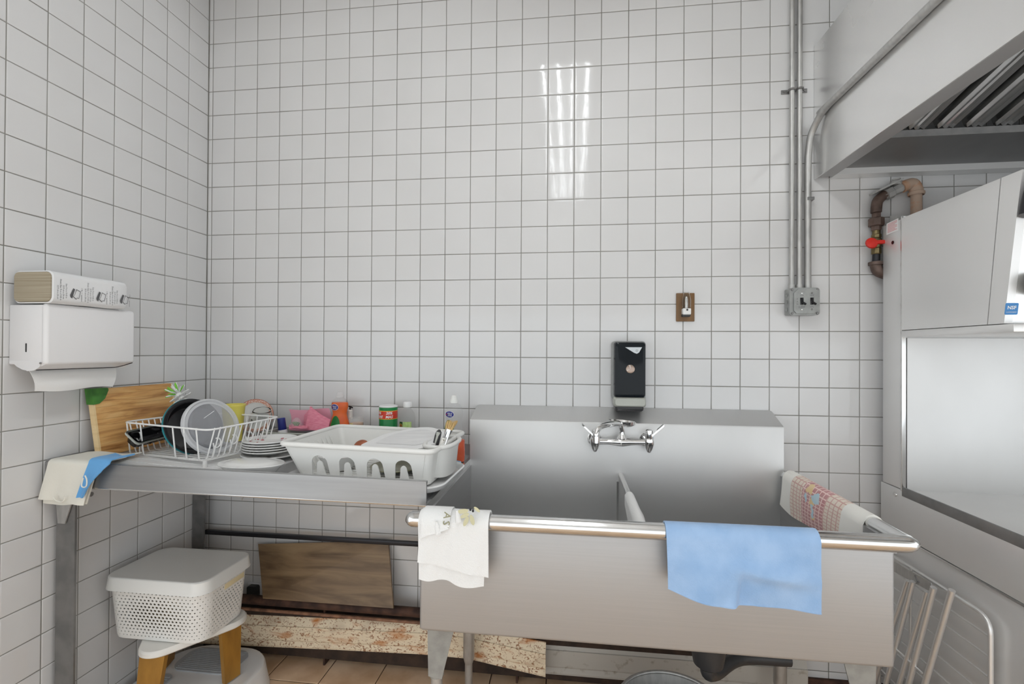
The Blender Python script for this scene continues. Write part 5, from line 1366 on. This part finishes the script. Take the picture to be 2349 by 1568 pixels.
# things in the drainer
P = [aty(822, 1022, -.49), aty(960, 1030, -.53), aty(1005, 1012, -.47), aty(1024, 990, -.37), aty(990, 979, -.31), aty(955, 982, -.31), aty(885, 1005, -.37)]
n_ = (P[1] - P[0]).cross(P[4] - P[0]).normalized(); n_ = n_ if n_.z > 0 else -n_
P = [p - n_ * (p - P[0]).dot(n_) for p in P]
wcb = thing('plastic_cutting_board', 'white plastic cutting board lying across the dish drainer', 'cutting board', (P[0] + P[3]) / 2 - Vector((0, 0, .01)))
ol2 = fillet(P, .022, 4, True)
part('board', MB().prism(ol2, -n_ * .006), WPLAST2, wcb, 30)
cc_ = sum(P, Vector()) / len(P)
part('worn_area', MB().prism([cc_ + (p - cc_) * .72 + n_ * .0006 for p in ol2], n_ * .0003), mat('worn_plastic', (.70, .70, .705), .5, col2=(.78, .78, .78), nscale=(12, 40, 12)), wcb, 0)
q = aty(829, 1024, -.40)
solo('copper_lid', MB().lathe([(0, .006), (.016, .006), (.025, .003), (.027, 0), (.025, -.002), (0, -.002)], 32, disc_frame(q, (.15, -.75, .6))), COPPER, 'small copper coloured round lid inside the dish drainer', 'lid')
P2 = [dk(.10, .20, DZ0 + .012), dk(.32, .22, DZ0 + .012), dk(.33, .10, DZ0 + .012), dk(.12, .09, DZ0 + .012)]
solo('olive_plate', MB().lathe(plate_prof(.085, 0), 40, Matrix.Translation(dk(.33, .14, DZ0 + .010))), mat('olive_glaze', s2l(140, 138, 112), .2), 'olive glazed plate lying in the bottom of the dish drainer', 'plate')
solo('soup_bowl', MB().lathe([(0, 0), (.04, 0), (.066, .045), (.068, .048), (.065, .048), (.038, .004), (0, .004)], 40, Matrix.Translation(dk(.135, .12, DZ0 + .010))), CERAM, 'white bowl seen through the left arched slots of the drainer', 'bowl')
def upright(px0, py0, px1, py1, y0_, y1_): return aty(px0, py0, y0_), aty(px1, py1, y1_)
a, b = upright(996, 1030, 1007, 990, -.47, -.46); a = a + (a - b) * 1.2
sv = thing('spatula', 'black handled spatula standing in the utensil cup', 'utensil', a)
part('grip', MB().tube([a, a.lerp(b, .4), a.lerp(b, .9), b, b + (b - a) * .06], [.006, .0085, .0105, .009, .003], 14), DGREY, sv)
part('grip_inlay', MB().tube([a.lerp(b, .72) + Vector((0, -.004, 0)), b + Vector((0, -.004, 0))], [.006, .0075], 12), LGREY, sv)
a, b = upright(1009, 1030, 1019, 1004, -.48, -.47); a = a + (a - b) * 2
kn = thing('knife', 'cream riveted knife handle in the utensil cup', 'utensil', a)
part('handle', MB().tube([a, a.lerp(b, .5), b], [.007, .0085, .0085], 12), CREAM, kn)
part('rivet', MB().lathe([(.003, 0), (.003, .001), (0, .001)], 10, frame(b + Vector((0, -.0088, -.006)), (1, 0, 0), (0, 0, 1), (0, -1, 0))), BRASS, kn)
a, b = upright(1013, 1032, 1030, 985, -.44, -.42); a = a + (a - b) * .8
pb_ = thing('pastry_brush', 'pastry brush with tan bristles standing in the utensil cup', 'brush', a)
d_ = (b - a).normalized()
part('handle', MB().tube([a, a.lerp(b, .5), a.lerp(b, .8)], [.006, .007, .008], 12), WPLAST, pb_)
part('ferrule', MB().tube([a.lerp(b, .78), b], [.010, .013], 14), CHROME, pb_)
bs_ = MB(); rnd = random.Random(5); sdv = d_.orthogonal().normalized(); s2 = d_.cross(sdv)
for k in range(120):
    r1, r2 = rnd.uniform(-1, 1), rnd.uniform(-.5, .5); ln = rnd.uniform(.026, .036)
    p0 = b - d_ * .002 + Vector((r1 * .011, r2 * .011, 0))
    bs_.tube([p0, p0 + d_ * ln + Vector((r1 * .008, r2 * .004, 0))], [.0011, .0005], 4)
o = part('bristles', bs_, BRIST, pb_, 0); o['kind'] = 'stuff'
a, b = upright(1017, 1032, 1031, 992, -.50, -.49); a = a + (a - b)
solo('metal_spoon', MB().tube([a, a.lerp(b, .6), b], [.003, .0035, .0025], 10), CHROME, 'thin bright metal utensil handle in front of the pastry brush', 'utensil')

# ------------------------------------------------------------------ towels
def drape(axis_pts, fdir, rad, back, front, n_u=28, wav=.004, seed=0, bow=.0, flare=0.0, nf=18):
    """sheet over a rail: axis_pts(u) rail centre, fdir outward direction, front(u)/back(u) hanging lengths"""
    fd = Vector(fdir); G = []
    for i in range(n_u + 1):
        u = i / n_u; c_ = axis_pts(u); row = []
        lb_, lf_ = back(u), front(u); R0 = rad
        for j in range(7):
            t = j / 6; row.append(c_ - fd * (R0 + .002) + Vector((0, 0, -lb_ * (1 - t))))
        for j in range(1, 8):
            a = PI * j / 8; row.append(c_ + fd * (-R0 * math.cos(a)) + Vector((0, 0, R0 * math.sin(a))))
        for j in range(nf + 1):
            t = j / nf; w_ = wav * t * (math.sin(u * 9 + seed) + .5 * math.sin(u * 17 + seed * 2 + t * 3)) + bow * math.sin(t * PI) * math.sin(u * PI)
            ax_ = (axis_pts(1) - axis_pts(0))
            row.append(c_ + fd * (R0 + .002 + max(-.002, w_) + .004 * t) + Vector((0, 0, -lf_ * t)) + ax_ * flare * t * (u - .5))
        G.append(row)
    return G
railf = lambda x0, x1: (lambda u: Vector((x0 + (x1 - x0) * u, -.722, .889)))
# white embroidered hand towel
tw = thing('hand_towel', 'white terry hand towel with embroidered letters over the sink rim', 'towel', (1.36, -.75, .75))
G = drape(railf(1.262, 1.446), (0, -1, 0), .0245, lambda u: .09, lambda u: .146 + .012 / (1 + math.exp(-(u - .5) * 18)) + .003 * math.sin(u * 11), wav=.004, seed=1, flare=-.06)
part('lower_layer', MB().sheet(G, .004), TOWELW, tw, 60)
G2 = drape(railf(1.268, 1.452), (0, -1, 0), .0295, lambda u: .07, lambda u: .098 + .032 * u, wav=.005, seed=2, flare=0.02)
part('upper_layer', MB().sheet(G2, .004), TOWELW, tw, 60)
G3 = drape(railf(1.274, 1.35), (0, -1, 0), .0345, lambda u: .02, lambda u: .035 - .028 * u, n_u=12, wav=.002, seed=2)
part('folded_corner', MB().sheet(G3, .003), TOWELW, tw, 60)
def on_towel(px, py, off=0): return aty(px, py, -.758 - off)
YT = -.7585
def towel_dec(s_, sz_, px, py, rot, m, nm='embroidered_letter'):
    v, f = text(s_, sz_, ext=.0008); q = aty(px, py, YT - .002)
    part(nm, MB().add(v, f, frame(q, (1, 0, 0), (0, 0, 1), (0, -1, 0)) @ Matrix.Rotation(rot, 4, 'Z')), m, tw, 0)
towel_dec('A', .026, 1025, 1182, -1.75, DOLIVE); towel_dec('S', .026, 1023, 1199, -1.6, DOLIVE); towel_dec('I', .026, 1021, 1211, -1.35, DOLIVE)
for (px, py, l_, a) in ((1066, 1182, .026, 3.6), (1069, 1195, .028, 4.3), (1083, 1192, .028, 5.0), (1094, 1168, .02, 5.6), (1062, 1172, .03, 3.3)):
    q = aty(px, py, YT - .003); v, f = fill([[(l_ * .5 * math.cos(k * PI / 8), l_ * .2 * math.sin(k * PI / 8)) for k in range(16)]], .001)
    part('embroidered_leaf', MB().add(v, f, frame(q, (1, 0, 0), (0, 0, 1), (0, -1, 0)) @ Matrix.Rotation(a, 4, 'Z')), OLIVE, tw, 0)
for px, py in ((1079, 1168), (1085, 1171)):
    q = aty(px, py, YT - .004); v, f = fill([[(.003 * math.cos(k * PI / 6), .004 * math.sin(k * PI / 6)) for k in range(12)]], .001)
    part('embroidered_berry', MB().add(v, f, frame(q, (1, 0, 0), (0, 0, 1), (0, -1, 0))), BLKP, tw, 0)
for (px, py, px2, py2) in ((1001, 1195, 1006, 1224), (1048, 1170, 1052, 1196)):
    a, b = aty(px, py, YT - .003), aty(px2, py2, YT - .003)
    part('tassel', MB().tube([a, a.lerp(b, .2), a.lerp(b, .35), b], [.003, .004, .006, .009], 10), TOWELW, tw)
# light blue microfibre cloth
bl_ = thing('microfibre_cloth', 'light blue microfibre cloth hanging over the front of the sink', 'cloth', (2.08, -.75, .74))
def frontlen(u): return .128 + .018 * u + .020 * math.sin(min(1, u * 1.6) * PI * .5) + .006 * math.sin(u * 6)
NBU = 72
G = drape(railf(1.902, 2.262), (0, -1, 0), .0245, lambda u: .10, frontlen, n_u=NBU, wav=.006, seed=.4, bow=.010, flare=-.02)
for i, row in enumerate(G):
    u = i / NBU
    for j in range(14, len(row)):
        t = (j - 13) / (len(row) - 14)
        st_ = 1 / (1 + math.exp(-(u - .48 + .06 * (t - .5)) * 110))
        row[j] = row[j] + Vector((0, -.034 * max(0, t - .30) * (1 - st_) * math.sin(min(1, u / .5) * PI * .5) - .016 * max(0, min(1, (.33 - abs(u - .70)) * 5)) * math.exp(-((t - .48 - .25 * (u - .5)) / .10) ** 2), 0))
part('cloth_sheet', MB().sheet(G, .0035), TOWELL, bl_, 60)
tl, tr_, br_, bl2 = aty(1688, 1292, -.765), aty(1868, 1265, -.760), aty(1868, 1332, -.758), aty(1690, 1350, -.764)
hem = MB(); hem.tube([Vector(p[-1]) for p in G], .0026, 6)
part('hem', hem, TOWELL, bl_)
# patterned towel over the right rim
PAT = bpy.data.materials.new('checked_towel'); PAT.use_nodes = True
nt = PAT.node_tree; N_ = nt.nodes; L_ = nt.links; b_ = N_['Principled BSDF']; b_.inputs['Roughness'].default_value = .95; b_.inputs['Sheen Weight'].default_value = .2
uvn = N_.new('ShaderNodeUVMap'); sep = N_.new('ShaderNodeSeparateXYZ'); L_.new(uvn.outputs[0], sep.inputs[0])
def M2(op, a, b=None, c=None):
    m = N_.new('ShaderNodeMath'); m.operation = op
    for i, x in enumerate((a, b, c)):
        if x is None: continue
        if isinstance(x, (int, float)): m.inputs[i].default_value = x
        else: L_.new(x, m.inputs[i])
    return m.outputs[0]
U_, V_ = sep.outputs[0], sep.outputs[1]
def band(x, a, b): return M2('MULTIPLY', M2('GREATER_THAN', x, a), M2('LESS_THAN', x, b))
def lines(x, n, w): return M2('LESS_THAN', M2('FRACT', M2('MULTIPLY', x, n)), w)
nd = N_.new('ShaderNodeTexNoise'); nd.inputs['Scale'].default_value = 9; nd.inputs['Detail'].default_value = 3; L_.new(uvn.outputs[0], nd.inputs['Vector'])
UD = M2('ADD', U_, M2('MULTIPLY', M2('SUBTRACT', nd.outputs[0], .5), .10)); VD = M2('ADD', V_, M2('MULTIPLY', M2('SUBTRACT', nd.outputs[0], .5), .30))
gridl = M2('MAXIMUM', lines(U_, 21, .2), lines(V_, 17, .2))
inner_ = band(U_, .32, .62); outer_ = band(U_, .15, .80)
def mixc(fac, c1, c2):
    m = N_.new('ShaderNodeMix'); m.data_type = 'RGBA'
    if isinstance(fac, (int, float)): m.inputs[0].default_value = fac
    else: L_.new(fac, m.inputs[0])
    for s_, c in ((6, c1), (7, c2)):
        if isinstance(c, tuple): m.inputs[s_].default_value = (*c, 1)
        else: L_.new(c, m.inputs[s_])
    return m.outputs[2]
base_ = s2l(244, 242, 236); beige_ = s2l(232, 216, 200); red_ = s2l(186, 110, 112); pk_ = s2l(240, 206, 202); ln_ = s2l(204, 150, 140)
c_out = mixc(gridl, beige_, ln_); c_in = mixc(gridl, red_, pk_)
c1 = mixc(outer_, base_, c_out); c2 = mixc(inner_, c1, c_in)
def blob(u0, v0, su, sv): return M2('LESS_THAN', M2('ADD', M2('POWER', M2('ABSOLUTE', M2('DIVIDE', M2('SUBTRACT', UD, u0), su)), 2.0), M2('POWER', M2('ABSOLUTE', M2('DIVIDE', M2('SUBTRACT', VD, v0), sv)), 2.0)), 1.0)
yl = M2('MAXIMUM', M2('MAXIMUM', blob(.47, .56, .03, .10), blob(.40, .42, .04, .06)), blob(.50, .80, .03, .05))
bu = M2('MAXIMUM', M2('MAXIMUM', blob(.49, .70, .018, .10), blob(.50, .47, .05, .07)), blob(.385, .56, .016, .05))
c3_ = mixc(yl, c2, s2l(228, 196, 128)); c4_ = mixc(bu, c3_, s2l(176, 208, 222))
nz = N_.new('ShaderNodeTexNoise'); nz.inputs['Scale'].default_value = 14; L_.new(uvn.outputs[0], nz.inputs['Vector'])
c5_ = mixc(M2('MULTIPLY', nz.outputs[0], .35), c4_, base_)
L_.new(c5_, b_.inputs['Base Color'])
G = drape(lambda u: Vector((2.470, -.115 - .475 * u, .8855)), (-1, 0, 0), .0245, lambda u: .10, lambda u: .105 + .012 * math.sin(u * 5 + 1) - .02 * max(0, .15 - u) * 5, n_u=36, wav=.004, seed=2.2, bow=.006)
solo('checked_towel', MB().sheet(G, .005), PAT, 'faded red checked kitchen towel over the right side of the sink', 'towel', smooth=60)
# small cloth on the divider rail
G = drape(lambda u: Vector((1.857, -.37 - .29 * u, .871)), (1, 0, 0), .0115, lambda u: .03 + .08 * u, lambda u: .035 + .08 * u + .008 * math.sin(u * 8), n_u=24, wav=.010, seed=3, bow=.008)
solo('dish_cloth', MB().sheet(G, .004), TOWELW, 'small white cloth draped over the sink divider', 'cloth', smooth=60)
# cloths over the left corner of the drainboard
def lipdrape(x0, x1, back, front, seed, off, wav=.006, flare=0, slope=0.0, fs_=0.0):
    G = []
    nU = 24
    for i in range(nU + 1):
        u = i / nU; x = x0 + (x1 - x0) * u; row = []; zt_ = lipt(x) + off
        lb_, lf_ = back(u), front(u)
        for j in range(7):
            t = j / 6; row.append(Vector((x + slope * (1 - t), DYF + .006 + lb_ * (1 - t), max(zs(x) + .006 + off, zt_ - .004 * (1 - t)) + .004 * math.sin(u * 6 + seed) * (1 - t) ** 2 + .002)))
        for j in range(1, 6):
            a = PI / 2 * j / 5; row.append(Vector((x, DYF + .006 - .014 * math.sin(a) - off, zt_ + .002 - .012 * (1 - math.cos(a)))))
        y0_ = DYF - .008 - off
        for j in range(1, 15):
            t = j / 14; w_ = wav * t * (1 + math.sin(u * 8 + seed + t) + .5 * math.sin(u * 15 + seed))
            row.append(Vector((x + flare * t * (u - .5) + fs_ * t, y0_ - w_ - .004 * t, zt_ - .010 - lf_ * t)))
        G.append(row)
    return G
cw = thing('cotton_towel', 'cream cotton towel draped over the left corner of the drainboard', 'towel', (.11, -.67, .87))
part('towel_sheet', MB().sheet(lipdrape(.030, .195, lambda u: .10 + .04 * u, lambda u: .108 + .012 * u, .5, .006, wav=.004, fs_=-.022, flare=-.01), .004), TOWELC, cw, 60)
part('towel_underlayer', MB().sheet(lipdrape(.030, .200, lambda u: .08, lambda u: .118 + .004 * math.sin(u * 5), 1.4, .001, wav=.002, fs_=-.022, flare=-.02), .003), TOWELC, cw, 60)
lq = [aty(*p, -.705) for p in ((195, 1090), (199, 1100), (198, 1114), (191, 1117), (187, 1112), (191, 1096))]
part('hanging_loop', MB().tube(smoothpath(lq, 5), .0018, 6), TOWELC, cw)
lq = [aty(*p, -.688) for p in ((122, 1139), (128, 1147), (138, 1151), (147, 1147), (150, 1138))]
part('hanging_loop', MB().tube(smoothpath(lq, 5), .0022, 6), TOWELC, cw)
solo('blue_cloth', MB().sheet(lipdrape(.190, .262, lambda u: .05, lambda u: .106 - .07 * max(0, u - .45) * 1.5, 2.2, .019, wav=.003, flare=-.02, fs_=-.045), .0035), TOWELB, 'bright blue cloth hanging beside the cream towel on the drainboard', 'cloth', smooth=60)
